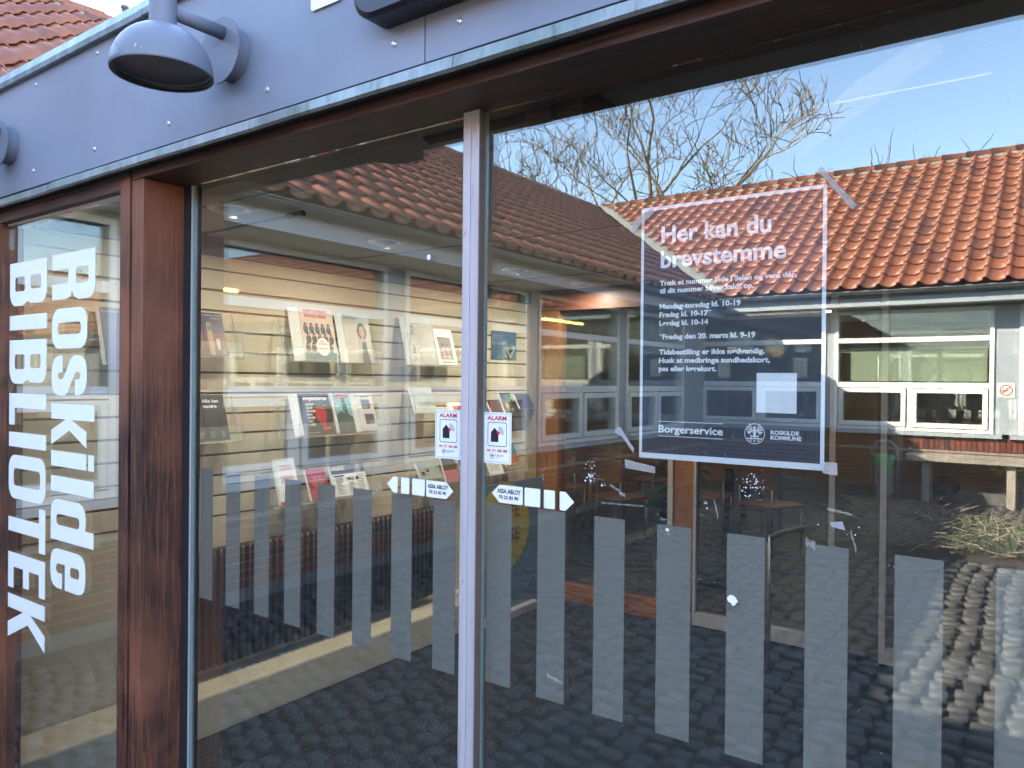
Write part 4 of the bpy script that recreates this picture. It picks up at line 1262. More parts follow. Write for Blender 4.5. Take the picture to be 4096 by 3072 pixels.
# brochures in acrylic holders
def lean(y0, z0, w_, h, lean_=.07, x=-3.20):
    """board leaning back towards the wall: lower edge at x, upper edge nearer the wall"""
    return Plane((x, y0, z0), (0, 1, 0), (-lean_, 0, h))
def blank(name, y0, z0, w_, h, mat, label, group, lean_=.07, x=-3.195, copies=3, cat='brochure'):
    o = empty(name, (x, y0 + w_ / 2, z0), label, cat, group)
    pl = lean(y0, z0, w_, h, lean_, x)
    for k in range(copies):
        pk = Plane(pl.at(-.006 * (k + 1) * (1 if copies > 4 else .7), 0, -.0035 * (k + 1)), pl.ex, pl.ey)
        sheet('back_copy', pk, [[(0, 0), (w_, 0), (w_, h), (0, h)]], .0022, PAPER, o)
    sheet('cover', pl, [[(0, 0), (w_, 0), (w_, h), (0, h)]], .0025, mat, o)
    return o, pl
GRP = 'leaflets in the acrylic wall holders'
def C(n, c): return simple(n, c, .4, var=.1, sc=8)
NAVY, DRED, SLATE, TAN = C('navy_cover', (.03, .03, .075)), C('dark_red_cover', (.11, .02, .02)), C('slate_cover', (.045, .050, .055)), C('tan_print', (.34, .22, .12))
BLUEC, SKYB, PINKC, GREENC, ORNG = C('blue_cover', (.02, .12, .22)), C('sky_cover', (.22, .42, .50)), C('pink_cover', (.45, .10, .16)), C('green_print', (.05, .17, .06)), C('orange_cover', (.45, .16, .07))
GREYC, LGREY, REDC, SKIN = C('grey_print', (.10, .10, .11)), C('light_grey_print', (.42, .43, .44)), C('red_cover', (.36, .012, .02)), C('portrait_skin', (.45, .27, .19))
def add(pl, h, mat, o, fn, name='print'):
    p = Print(pl, h); fn(p); p.build(name, mat, o)
z1_ = 1.700; z2_ = 1.305; z3_ = .953
# row 1
for y0, lab in ((.855, 'dark route leaflet with pale post, front one left in the top row'), (.745, 'dark route leaflet half behind its twin at the left end of the top row')):
    o, pl = blank('leaflet', y0, z1_, .113, .215, NAVY, lab, GRP)
    add(pl, .0032, DRED, o, lambda p: p.rect(.004, .0, .109, .115), 'photo')
    add(pl, .0036, TAN, o, lambda p: p.poly(rrect(.020, .0, .046, .165, .008)), 'post')
    add(pl, .0040, BLUEC, o, lambda p: p.rect(.024, .125, .043, .150), 'badge')
    add(pl, .0036, LGREY, o, lambda p: (p.rect(.060, .03, .078, .085), p.text('GUDERNES STRÆDE', .008, .198, .0075, .098, .02), p.text('RINGRUTE', .052, .183, .0075, .052, .02)), 'title')
o, pl = blank('leaflet', .40, z1_ - .05, .12, .25, C('deep_blue_cover', (.02, .025, .11)), 'deep blue leaflet partly behind the oak pillar', GRP)
add(pl, .0035, LGREY, o, lambda p: p.text('GUDERNES STRÆDE', .006, .228, .008, .10, .02), 'title')
def portraits(pl, o, rows, u0, u1, v0, v1, seed):
    r_ = random.Random(seed); hair = Print(pl, .0036); face = Print(pl, .0040); body = Print(pl, .0033)
    for j in range(rows):
        n = 5
        for i in range(n):
            u = u0 + (u1 - u0) * (i + .5 + .3 * (j % 2)) / (n + .3); v = v1 - (v1 - v0) * (j + .5) / rows
            body.poly(circ(u, v - .020, .017, 12, .024)); hair.poly(circ(u, v + .004, .0095, 12, .0125)); face.poly(circ(u, v + .001, .0062, 10, .0085))
    body.build('figures', GREYC, o); hair.build('hair', INK, o); face.build('faces', SKIN, o)
o, pl = blank('magazine', 1.420, z1_ - .004, .225, .290, C('peach_cover', (.62, .52, .48)), 'group portrait history magazine stack in the top row', 'magazines in the wall holders', copies=8, cat='magazine')
portraits(pl, o, 3, .01, .215, .055, .215, 4)
add(pl, .0035, C('teal_print', (.12, .20, .24)), o, lambda p: p.rect(.004, .002, .221, .045), 'band')
add(pl, .0045, RED, o, lambda p: (p.text('HISTORISKE', .030, .262, .017, .155, .02), p.text('DAGE 2026', .032, .236, .017, .145, .02)), 'title')
add(pl, .0048, PAPER, o, lambda p: p.poly(circ(.130, .075, .043, 24, .050)), 'badge')
add(pl, .0052, RED, o, lambda p: (p.text('MAD', .118, .100, .010, .024, .02), p.text('HISTORIEN', .100, .085, .010, .058, .02), p.text('ØKSNEHALLEN', .097, .060, .010, .066, .02), p.text('14.-15. MARTS', .102, .044, .009, .056, .02)), 'badge_text')
o, pl = blank('magazine', 1.720, z1_ - .010, .195, .280, C('greige_cover', (.50, .47, .44)), 'magazine with a smiling long haired portrait beside the history stack', 'magazines in the wall holders', copies=6, cat='magazine')
add(pl, .0034, C('band_blue', (.40, .44, .50)), o, lambda p: p.rect(0, .235, .195, .280), 'band')
add(pl, .0036, INK, o, lambda p: (p.poly(circ(.130, .185, .036, 18, .050)), p.text('KØBENHAVNS', .010, .266, .0075, .07, .02), p.text('FOLKEUNIVERSITET', .010, .254, .0075, .10, .02), p.poly([(.10, .0), (.175, .0), (.16, .13), (.115, .13)])), 'hair')
add(pl, .0040, SKIN, o, lambda p: (p.poly(circ(.130, .183, .022, 16, .030)), p.poly([(.118, .12), (.142, .12), (.136, .155), (.122, .155)])), 'face')
add(pl, .0038, LGREY, o, lambda p: (p.poly([(.075, 0), (.105, 0), (.122, .13), (.10, .14)]), p.poly([(.165, 0), (.19, .0), (.165, .14), (.145, .13)])), 'jacket')
add(pl, .0036, RED, o, lambda p: (p.text('Videnskabens', .012, .070, .006, .05, .01), p.text('forår', .012, .060, .006, .02, .01)), 'small_text')
o, pl = blank('magazine', 2.225, z1_ - .008, .235, .300, C('silver_cover', (.46, .46, .46)), 'grey magazine with sideways title in the top row', 'magazines in the wall holders', copies=5, cat='magazine')
add(pl, .0036, INK, o, lambda p: (p.text('Se her', .055, .018, .032, .110, .0, ang=R(90)), p.text('live', .055, .19, .030, .06, .0, ang=R(90)), p.text('forår i Roskilde', .080, .02, .010, .12, .0, ang=R(90)), p.text('kultur for alle', .10, .02, .008, .09, .0, ang=R(90))), 'title')
o, pl = blank('magazine', 2.480, z1_ - .004, .180, .240, PAPER, 'white magazine with a photo of two seated figures, top row', 'magazines in the wall holders', copies=4, cat='magazine')
add(pl, .0036, C('photo_brown', (.14, .11, .10)), o, lambda p: p.rect(.025, .035, .150, .185), 'photo')
add(pl, .0040, C('photo_pink', (.35, .22, .20)), o, lambda p: [p.poly([(u - .018, .040), (u + .018, .040), (u + .008, .12), (u - .008, .12)]) for u in (.062, .112)] and None, 'figures')
add(pl, .0042, INK, o, lambda p: (p.poly(circ(.062, .135, .011)), p.poly(circ(.112, .130, .011)), p.text('DIGITALE SAMLINGER', .025, .012, .009, .125, .02)), 'text')
# row 2
for y0, lab in ((.855, 'dark walking leaflet with dotted pattern at the left of the second row'), (.745, 'dark walking leaflet half hidden behind the pillar edge, second row')):
    o, pl = blank('leaflet', y0, z2_, .125, .222, SLATE, lab, GRP, copies=2)
    def dots(p):
        for j in range(16):
            for i in range(12):
                u = .010 + i * .0098 + (j % 2) * .0049; v = .165 - j * .0085
                if v < .075 + .02 * math.sin(i): continue
                s_ = .0014; p.add([(u - s_, v), (u, v - s_), (u + s_, v), (u, v + s_)], [[0, 1, 2, 3]])
        p.poly(circ(.092, .030, .0145), circ(.092, .030, .0140))
        p.text('54' if y0 < .8 else '72', .084, .030, .009, .016, .02); p.text('LOKALE', .084, .0225, .0035, .016, .02); p.text('SPOR', .086, .0175, .0035, .012, .02)
    add(pl, .0036, LGREY, o, dots, 'dots')
    add(pl, .0040, PAPER, o, lambda p: (p.text('Alle kan', .008, .184, .0155, .085, .028), p.text('vandre', .008, .158, .0155, .072, .028)), 'title')
    add(pl, .0038, GREENC, o, lambda p: (p.poly([(.026, .012), (.05, .010), (.058, .035), (.045, .05), (.03, .045), (.022, .03)]), p.text('SPOR', .008, .207, .007, .030, .02)), 'green_print')
o, pl = blank('magazine', 1.420, z2_ - .004, .205, .226, C('black_cover', (.022, .022, .024)), 'school magazine with a red strawberry on black in the second row', 'magazines in the wall holders', copies=7, cat='magazine')
add(pl, .0035, C('leaf_green', (.07, .13, .05)), o, lambda p: [p.poly([(.125, .135), (.125 + .05 * math.cos(R(a)), .150 + .045 * math.sin(R(a))), (.133, .145)]) for a in (20, 50, 80, 110, 140, 170)] and None, 'leaves')
add(pl, .0038, C('berry_red', (.42, .02, .04)), o, lambda p: p.poly([(.09, .12), (.10, .145), (.135, .152), (.165, .14), (.172, .115), (.155, .06), (.14, .04), (.12, .055), (.10, .085)]), 'strawberry')
add(pl, .0042, PAPER, o, lambda p: (p.text('Højskolerne', .030, .190, .020, .155, .03), [p.text(t, .040, .160 - .0185 * k, .0125, wd, .02) for k, (t, wd) in enumerate((('NOGLE', .052), ('UGER', .042), ('HUSKER', .058), ('MAN', .032), ('BEDRE', .046), ('END', .030), ('ANDRE', .044)))], p.text('Korte kurser i 2026', .012, .008, .006, .09, .01)), 'title')
add(pl, .0046, RED, o, lambda p: p.rect(.125, .022, .185, .040), 'label')
o, pl = blank('leaflet', 1.660, z2_ - .004, .118, .228, SKYB, 'pale blue leaflet with a figure above a crowd, second row', GRP, copies=3)
add(pl, .0036, C('crowd_print', (.05, .085, .10)), o, lambda p: (p.poly([(0, 0), (.118, 0), (.118, .085), (.095, .10), (.075, .125), (.055, .11), (.035, .125), (.0, .105)]), p.poly(circ(.062, .185, .014, 14, .018)), p.poly([(.05, .12), (.085, .12), (.080, .17), (.052, .17)])), 'crowd')
add(pl, .0040, RED, o, lambda p: p.rect(.022, .198, .095, .218), 'label')
add(pl, .0044, PAPER, o, lambda p: p.text('HØJSKOLERNE', .028, .2045, .008, .062, .02), 'label_text')
o, pl = blank('leaflet', 1.825, z2_ - .002, .125, .222, C('lilac_cover', (.62, .60, .64)), 'white leaflet with two grey photos at the end of the second row', GRP, copies=5)
add(pl, .0036, GREYC, o, lambda p: (p.rect(.030, .130, .095, .185), p.rect(.040, .040, .110, .100), p.text('HINDSGAVLET', .030, .200, .008, .07, .02)), 'photos')
o, pl = blank('magazine', 2.275, z2_ + .085, .190, .170, C('grey_green_cover', (.30, .33, .32)), 'grey green booklet with a line drawn star, second row right', 'magazines in the wall holders', copies=3, cat='magazine')
add(pl, .0036, INK, o, lambda p: (p.poly(circ(.095, .10, .045, 30), circ(.095, .10, .0437, 30)), p.poly([(.045, .075), (.145, .075), (.095, .02)], [(.049, .073), (.141, .073), (.095, .0225)])), 'drawing')
o, pl = blank('leaflet', 2.62, z2_ + .060, .13, .10, PAPER, 'white leaflet with a red block title above the alarm sticker', GRP, copies=2)
add(pl, .0036, REDC, o, lambda p: p.rect(.03, .03, .13, .075), 'block'); add(pl, .0040, INK, o, lambda p: p.text('I SAMLER', .035, .045, .016, .085, .02), 'title')
o, pl = blank('leaflet', 3.05, z2_ + .05, .13, .12, C('dark_maroon', (.10, .01, .02)), 'dark red leaflet right of the middle stile, second row', GRP, copies=2)
o, pl = blank('leaflet', 3.20, z2_ + .06, .125, .155, C('photo_dark', (.06, .05, .045)), 'dark photo leaflet with green caption, second row right', GRP, copies=2)
add(pl, .0036, GREENC, o, lambda p: p.rect(.05, .09, .12, .15), 'block'); add(pl, .0038, SKIN, o, lambda p: p.poly(circ(.04, .06, .016, 14, .02)), 'face')
o, pl = blank('leaflet', 3.38, z2_ + .09, .18, .12, C('navy_photo', (.03, .035, .09)), 'navy leaflet at the far end of the second row', GRP, copies=2)
# poster on the slat wall
o = empty('wall_poster', (WX + .01, 3.30, 1.86), 'blue poster with a pale V fold pinned on the slat wall', 'poster')
pl = Plane((WX + .006, 3.152, 1.752), (0, 1, 0), (0, 0, 1))
sheet('sheet', pl, [[(0, 0), (.305, 0), (.305, .205), (0, .205)]], .002, C('mid_blue', (.09, .18, .30)), o)
add(pl, .003, C('petrol_blue', (.012, .075, .13)), o, lambda p: p.rect(0, .0, .250, .105), 'dark_block')
add(pl, .0036, C('sand_print', (.45, .40, .32)), o, lambda p: p.poly([(.165, .085), (.180, .090), (.225, .030), (.270, .088), (.285, .080), (.228, .005)]), 'v_shape')
add(pl, .0036, LGREY, o, lambda p: (p.text('Mandag morgen', .012, .168, .008, .12, .01), p.text('spørg om alt', .012, .152, .008, .10, .01)), 'text')
# row 3
o, pl = blank('leaflet', 1.275, z3_, .125, .238, PAPER, 'white leaflet about organ donation with red drawing, bottom row', GRP, copies=2)
add(pl, .0036, RED, o, lambda p: (p.text('10 fakta om', .030, .195, .010, .062, .01), p.text('organdonation', .022, .180, .010, .082, .01), [p.poly(circ(.03 + .016 * i + .004 * (j % 2), .115 + .014 * j, .0068, 10), circ(.03 + .016 * i + .004 * (j % 2), .115 + .014 * j, .0045, 8)) for i in range(5) for j in range(3)], p.rect(0, 0, .125, .016)), 'red_print')
o, pl = blank('leaflet', 1.475, z3_ - .002, .128, .172, REDC, 'bright red leaflet with a pale word heart, bottom row', GRP, copies=2)
def heart(p):
    for j in range(9):
        v = .125 - j * .0092; wd = (.036, .046, .052, .052, .048, .040, .030, .018, .008)[j]
        if j < 2: p.rect(.035, v, .057, v + .004); p.rect(.069, v, .091, v + .004)
        else: p.rect(.063 - wd, v, .063 + wd, v + .0042)
add(pl, .0036, C('pale_red', (.60, .30, .28)), o, heart, 'word_heart')
o, pl = blank('programme', 1.640, z3_ - .002, .245, .178, PAPER, 'black and white cinema programme beside the red leaflet', 'magazines in the wall holders', copies=2, cat='programme')
add(pl, .0034, GREYC, o, lambda p: p.rect(.0, .125, .245, .178), 'header')
add(pl, .0036, C('header_light', (.3, .3, .3)), o, lambda p: p.poly([(.165, .125), (.19, .178), (.21, .178), (.215, .125)]), 'beam')
add(pl, .0040, PAPER, o, lambda p: p.text('HVALSØ BIO', .008, .148, .022, .092, .02), 'title')
def prog(p):
    p.rect(.008, .110, .085, .118)
    for k in range(12): p.rect(.018, .100 - k * .0078, .018 + random.uniform(.03, .06), .1022 - k * .0078)
    p.text('FILMKLUB', .10, .085, .020, .05, .02); p.rect(.165, .085, .185, .102)
    for k in range(8): p.rect(.105, .070 - k * .0078, .105 + random.uniform(.03, .05), .0722 - k * .0078)
    for k in range(10): p.rect(.175, .112 - k * .0095, .175 + random.uniform(.035, .06), .1142 - k * .0095)
add(pl, .0040, INK, o, prog, 'listing')
o, pl = blank('booklet', 2.335, z3_ + .02, .185, .115, C('sage_cover', (.28, .33, .31)), 'sage green booklet with small house on the bottom row', 'magazines in the wall holders', copies=3, cat='booklet')
add(pl, .0036, INK, o, lambda p: (p.poly([(.06, .05), (.085, .05), (.085, .062), (.072, .074), (.06, .062)]), p.rect(.01, .03, .04, .055)), 'drawing')
o, pl = blank('leaflet', 2.565, z3_ - .02, .128, .185, PINKC, 'pink leaflet with a dark photo above, left of the middle stile', GRP, copies=2)
add(pl, .0036, C('gold_photo', (.12, .09, .05)), o, lambda p: p.rect(0, .085, .128, .185), 'photo')
o, pl = blank('leaflet', 2.72, z3_ + .02, .10, .15, C('royal_blue', (.03, .08, .30)), 'royal blue leaflet just left of the middle stile', GRP, copies=1)
o, pl = blank('leaflet', 3.03, z3_ - .02, .16, .15, PAPER, 'white sheet with small print under the right alarm sticker', GRP, copies=1)
add(pl, .0036, LGREY, o, lambda p: [p.rect(.015, .12 - .012 * k, .13, .125 - .012 * k) for k in range(8)] and None, 'lines')
o, pl = blank('leaflet', 3.22, z3_ + .03, .155, .17, ORNG, 'orange leaflet with a teal photo, bottom row right', GRP, copies=2)
add(pl, .0036, C('teal_photo', (.02, .16, .20)), o, lambda p: p.rect(0, .085, .155, .165), 'photo')
# acrylic holders
def holder(y0, y1, z, h, lab):
    o = empty('brochure_holder', (-3.2, (y0 + y1) / 2, z), lab, 'brochure holder', 'clear acrylic brochure holders')
    box('base', (-3.275, y0, z - .016), (-3.165, y1, z - .010), ACRYL, o)
    MB().face([(-3.166, y0, z - .012), (-3.166, y1, z - .012), (-3.176, y1, z + .06), (-3.176, y0, z + .06)]).face([(-3.169, y0, z - .012), (-3.169, y1, z - .012), (-3.179, y1, z + .06), (-3.179, y0, z + .06)]).build('front_lip', ACRYL, o)
    e = simple('acrylic_edge', (.30, .30, .27), .3) if 'acrylic_edge' not in bpy.data.materials else bpy.data.materials['acrylic_edge']
    for y in (y0, y1):
        MB().tube([(-3.268, y, z + h), (-3.20, y, z - .012), (-3.166, y, z - .013), (-3.176, y, z + .06)], .0016, 5).build('side_edge', e, o)
    MB().tube([(-3.166, y0, z - .013), (-3.166, y1, z - .013)], .0018, 5).build('front_edge', e, o)
    for y in (y0, y1): box('side_cheek', (-3.275, y - .001, z - .016), (-3.175, y + .001, z + h * .8), ACRYL, o)
for (y0, y1, z, h, lab) in ((.62, 1.03, 1.705, .20, 'clear holder with the dark route leaflets, top left'), (1.30, 1.95, 1.70, .21, 'clear holder with the history magazine, top middle'), (2.19, 2.75, 1.695, .24, 'clear holder with the grey magazine, top right'),
                            (.62, 1.03, 1.31, .21, 'clear holder with the walking leaflets, second row left'), (1.28, 2.03, 1.305, .21, 'clear holder with the strawberry magazine, second row middle'), (2.24, 2.82, 1.36, .18, 'clear holder with the star booklet, second row right'),
                            (1.21, 1.96, .958, .19, 'clear holder with the organ donation leaflet, bottom row'), (2.29, 2.80, .955, .17, 'clear holder with the sage booklet, bottom row'), (3.0, 3.45, .955, .17, 'clear holder with the orange leaflet, bottom row far right')):
    holder(y0, y1, z, h, lab)
# floor standing yellow and blue display seen at the right end of the radiator
fs = empty('floor_display', (-3.0, 3.2, 0), 'tall yellow and blue cafe banner standing at the end of the brochure wall', 'banner')
pl = Plane((-3.02, 2.62, .05), (0, 1, 0), (0, 0, 1))
sheet('panel', pl, [rrect(0, 0, .80, .86, .01)], .006, C('steel_blue_panel', (.12, .19, .27)), fs)
add(pl, .008, C('banner_yellow', (.42, .34, .06)), fs, lambda p: p.poly(circ(.32, .56, .30, 36, .30)), 'yellow_disc')
add(pl, .0095, C('banner_ink', (.10, .11, .15)), fs, lambda p: (p.text('KAFFE', .14, .62, .085, .36, .02), p.text('PAUSE', .14, .46, .085, .36, .02)), 'lettering')
add(pl, .009, C('banner_red', (.22, .06, .07)), fs, lambda p: p.poly([(.20, .12), (.30, .10), (.34, .34), (.26, .36)]), 'red_mark')
box('foot', (-3.04, 2.7, 0), (-2.96, 3.3, .05), ALU, fs)

# ------------------------------------------------------------------ inner doors and the library beyond
YE = 3.60
ig = empty('inner_screen', (-2.5, YE, 0), 'varnished pine framed glass screen left of the inner doors', 'screen')
def pz(z): return 1.6 + (z - 1.6) * 1.055
box('frame_post', (-3.15, YE - .05, 0), (-2.98, YE + .06, 2.27), WOOD_IN, ig)
box('frame_post', (-2.065, YE - .045, 0), (-1.93, YE + .06, 2.27), WOOD_IN, ig)
box('frame_rail', (-2.979, YE - .045, .0), (-2.066, YE + .055, .065), WOOD_INX, ig); box('frame_rail', (-2.979, YE - .03, .066), (-2.066, YE + .045, .12), WOOD_INX, ig)
box('frame_rail', (-3.15, YE - .055, 2.115), (.5, YE + .055, 2.268), simple('red_brown_header', (.10, .035, .022), .5), ig)
box('side_stile', (-2.105, YE - .06, .0), (-2.068, YE - .046, 2.11), ALU, ig)
box('pane', (-2.979, YE, .121), (-2.066, YE + .01, 2.114), INNER, ig)
d3 = door('inner_sliding_door', -1.928, -1.055, .02, .035, 'inner glass sliding door left of the gap, seen behind the poster', [-1.83 + .128 * k for k in range(6)], 1.405, 1.17, INNER, YE - .03, BAR2)
d4 = door('inner_sliding_door', -.815, .30, .035, .03, 'inner glass sliding door right of the gap, with pale stripes', [-.765 + .0, -.655, -.545, -.42, -.31, -.12, .0], 1.405, 1.17, INNER, YE - .03, BAR2)
for d_ in (d3, d4): d_['group'] = 'inner sliding doors'
box('fixed_leaf_stile', (.302, YE - .02, 0), (.33, YE + .03, 2.11), ALU, ig); box('side_pane', (.331, YE, 0), (.499, YE + .01, 2.11), INNER, ig)
iss = empty('service_sticker', (-.66, YE - .05, 1.37), 'small pinkish arrow sticker on the inner door, seen through the glass', 'sticker')
pl = Plane((-.782, YE - .052, 1.345), (1, 0, 0), (0, 0, 1))
PINKP = simple('pinkish_vinyl', (.62, .50, .44), .5)
for l in ([(0, .0235), (.018, .047), (.085, .047), (.085, 0), (.018, 0)], rrect(.091, 0, .135, .047, .003), rrect(.145, 0, .176, .047, .003), [(.188, 0), (.188, .047), (.21, .047), (.232, .0235), (.21, 0)]):
    sheet('block', pl, [l], .001, PINKP, iss)
add(pl, .0016, INK, iss, lambda p: (p.text('ASSA ABLOY', .014, .026, .010, .066, .01), p.text('70 22 82 90', .020, .010, .008, .05, .01)), 'black_print')
gr = empty('guard_rail', (-1.32, 3.15, 0), 'low brushed steel guard rail standing before the inner door', 'rail')
MB().tube([(-1.30, 3.10, 0), (-1.30, 3.10, .70), (-1.295, 3.12, .735), (-1.27, 3.18, .75), (-1.20, 3.50, .75)], .016, 12).build('tube', simple('brushed_steel', (.45, .43, .36), .35, .8), gr, smooth=True)

# library room
tag(MB().face([(-9, YE + .06, 0), (6, YE + .06, 0), (6, 12, 0), (-9, 12, 0)]).build('floor', simple('library_floor', (.10, .095, .085), .5)), kind='structure')
tag(MB().box((-9, YE + .1, 2.6), (6, 12, 2.65)).build('ceiling', CEIL), kind='structure')
tag(MB().box((-9, 11.9, 0), (6, 12, 2.6)).box((-9.1, YE, 0), (-9, 12, 2.6)).box((6, YE, 0), (6.1, 12, 2.6)).box((-9, YE, 0), (-3.2, YE + .1, 2.6)).box((.52, YE, 0), (6, YE + .1, 2.6)).box((-3.2, YE + .0, 2.275), (.52, YE + .1, 2.6)).build('wall', wall_paint('ochre_library_wall', (.40, .32, .19), .15)), kind='structure')
for k, (x, y, e) in enumerate(((-4.5, 6.5, .75), (-1.5, 6.0, .6), (-3.0, 9.5, 1.4), (1.5, 7.5, .7))):
    o = empty('pendant_lamp', (x, y, 2.57), ['warm ceiling panel lamp in the library on the left', 'warm ceiling panel lamp nearest the inner doors', 'warm ceiling panel lamp at the back of the library', 'warm ceiling panel lamp in the library on the right'][k], 'ceiling lamp', 'library ceiling lamps')
    box('housing', (x - .62, y - .11, 2.565), (x + .62, y + .11, 2.599), WHITEG, o)
    box('diffuser', (x - .6, y - .09, 2.552), (x + .6, y + .09, 2.5645), emit('warm_panel_%d' % k, (1, .78, .45), e), o)
for k, (x, y) in enumerate(((-5.3, 11.86), (-3.9, 11.86))):
    o = empty('wall_washer', (x, y, 2.0), ['warm wall lamp on the ochre back wall, left one', 'warm wall lamp on the ochre back wall, right one'][k], 'wall lamp', 'wall lamps in the library')
    MB().lathe((x, 11.80, 1.98), [(.0001, 0), (.10, .01), (.11, .05), (.09, .06)], 20).build('bowl', DARKMET, o, smooth=True)
    MB().lathe((x, 11.80, 2.0), [(.0001, .01), (.08, .012), (.0001, .02)], 16).build('bulb', emit('warm_bulb_%d' % k, (1, .62, .2), 14), o)
# small window panes at the back of the library, daylight put in as emission
bw = empty('back_window', (-4.6, 11.88, 1.7), 'small window panes high in the library back wall, glowing in place of daylight', 'window')
for x in (-6.2, -4.9, -3.6, -2.3):
    box('pane', (x, 11.885, 1.70), (x + .22, 11.895, 2.02), emit('glowing_pane_%d' % int(-x * 10), (.75, .95, .85), .35), bw); box('frame', (x - .03, 11.89, 1.67), (x + .25, 11.898, 2.05), WHITEP, bw)
# chairs with orange wooden backs
CH = None
def chair(x, y, rz, label):
    global CH
    if CH is None:
        o = empty('wooden_chair', (0, 0, 0)); OW = simple('orange_beech', (.42, .17, .06), .45)
        box('backrest', (-.22, .19, .62), (.22, .215, .84), OW, o, .01); box('seat', (-.22, -.21, .44), (.22, .21, .465), OW, o, .01)
        for sx in (-.2, .2):
            for sy in (-.19, .2): MB().tube([(sx, sy, 0), (sx, sy, .44 if sy < 0 else .84)], .012, 8).build('leg', STEEL, o, smooth=True)
        CH = o; r_ = o
    else:
        r_ = CH.copy(); COL.objects.link(r_)
        for c in CH.children:
            d = c.copy(); COL.objects.link(d); d.parent = r_
    r_.location = (x, y, 0); r_.rotation_euler = (0, 0, rz); tag(r_, label, 'chair', 'orange wooden library chairs')
chair(-3.55, 5.6, 2.9, 'orange wooden chair nearest the pine screen'); chair(-2.9, 6.3, 3.3, 'orange wooden chair behind the first, left of the poster')
chair(-3.9, 7.0, 3.0, 'orange wooden chair further back by the table'); chair(-2.2, 6.1, 2.7, 'orange wooden chair next to the inner doors'); chair(-4.4, 5.9, 3.4, 'leftmost orange wooden chair in the library')
tb_ = empty('library_table', (-3.3, 6.8, 0), 'long pale wooden table among the orange chairs', 'table')
box('tabletop', (-4.4, 6.45, .72), (-2.3, 7.15, .75), simple('beech_top', (.36, .24, .13), .4), tb_, .005)
for x in (-4.3, -2.4):
    for y in (6.5, 7.1): MB().tube([(x, y, 0), (x, y, .72)], .018, 8).build('leg', STEEL, tb_)
sh = empty('bookshelf', (1.0, 9.0, 0), 'tall bookshelf filled with coloured books deep in the library', 'bookshelf')
for x in (-1.2, .2, 1.6, 3.0): box('side_panel', (x, 9.0, 0), (x + .03, 9.35, 2.1), WOOD_IN, sh)
for z in (.1, .5, .9, 1.3, 1.7, 2.07): box('shelf', (-1.17, 9.01, z), (2.999, 9.34, z + .025), WOOD_IN, sh)
q = MB(); rb_ = random.Random(8)
for z in (.126, .526, .926, 1.326, 1.726):
    x = -1.15
    while x < 2.95:
        wd = rb_.uniform(.018, .045)
        if not any(abs(x + wd / 2 - (a + .015)) < .05 for a in (.2, 1.6)): q.box((x, 9.05, z), (x + wd - .002, 9.05 + rb_.uniform(.15, .2), z + rb_.uniform(.2, .32)))
        x += wd + (rb_.uniform(.1, .3) if rb_.random() < .05 else 0)
bm = Mat('book_spines').set(.6); bm.col(bm.ramp(bm.node('ShaderNodeNewGeometry').outputs['Random Per Island'], [(0, (.25, .03, .03)), (.2, (.05, .08, .18)), (.4, (.4, .35, .25)), (.6, (.06, .15, .08)), (.8, (.45, .2, .05)), (1, (.1, .1, .1))]))
o = q.build('books', bm.m, sh); o['kind'] = 'stuff'
# muted painted wall panel
mu = empty('wall_mural', (.6, 8.2, 1.3), 'large brown painted wall panel with dark rounded shapes behind the inner doors', 'mural')
pl = Plane((-1.6, 7.95, .15), (1, 0, 0), (0, 0, 1))
sheet('panel', pl, [rrect(0, 0, 3.4, 2.35, .02)], .03, simple('brown_panel', (.22, .14, .075), .7, var=.3, sc=2), mu)
rm_ = random.Random(12)
pr = Print(pl, .034); pr2 = Print(pl, .037)
for k in range(16):
    u, v = rm_.uniform(.2, 3.2), rm_.uniform(.2, 2.1); r1 = rm_.uniform(.14, .34)
    pr2.poly(circ(u, v, r1, 30, r1 * rm_.uniform(.6, 1.2)), circ(u, v, r1 - .018, 30, (r1 - .018) * .9)) if rm_.random() < .35 else pr.poly([(u + r1 * rm_.uniform(.4, 1) * math.cos(a * .785), v + r1 * rm_.uniform(.4, 1) * math.sin(a * .785)) for a in range(8)])
pr.build('dark_shape', simple('mural_black', (.02, .02, .022), .6), mu); pr2.build('ring_shape', simple('mural_umber', (.05, .035, .025), .6), mu)

# potted plant behind the pine screen
pp = empty('potted_plant', (-2.35, 4.25, 0), 'dark leafy potted plant standing behind the pine framed screen', 'plant')
MB().lathe((-2.35, 4.25, 0), [(.0001, 0), (.13, 0), (.17, .28), (.155, .28), (.15, .25), (.0001, .25)], 24).build('pot', simple('grey_pot', (.30, .30, .28), .6), pp, smooth=False)
MB().tube([(-2.35, 4.25, .2), (-2.34, 4.27, .7), (-2.36, 4.24, 1.15)], [.014, .011, .006], 8).build('stem', BARK, pp)
lm = MB(); Ls = [(0, 0, 0), (.25, .16, .03), (.6, .20, .03), (1, 0, -.12), (.6, -.20, .03), (.25, -.16, .03)]
idx = [lm.p(a * .20, b * .20, c * .3) for a, b, c in Ls]; mid_ = [lm.p(.05, 0, -.004), lm.p(.12, 0, -.008)]
lm.f += [[idx[0], idx[1], mid_[0]], [idx[1], idx[2], mid_[1], mid_[0]], [idx[2], idx[3], mid_[1]], [idx[3], idx[4], mid_[1]], [idx[4], idx[5], mid_[0], mid_[1]], [idx[5], idx[0], mid_[0]]]
lme = bpy.data.meshes.new('leaf'); lme.from_pydata(lm.v, [], lm.f); lme.update(); lme.materials.append(simple('rubber_leaf', (.025, .06, .025), .35))
rl = random.Random(5)
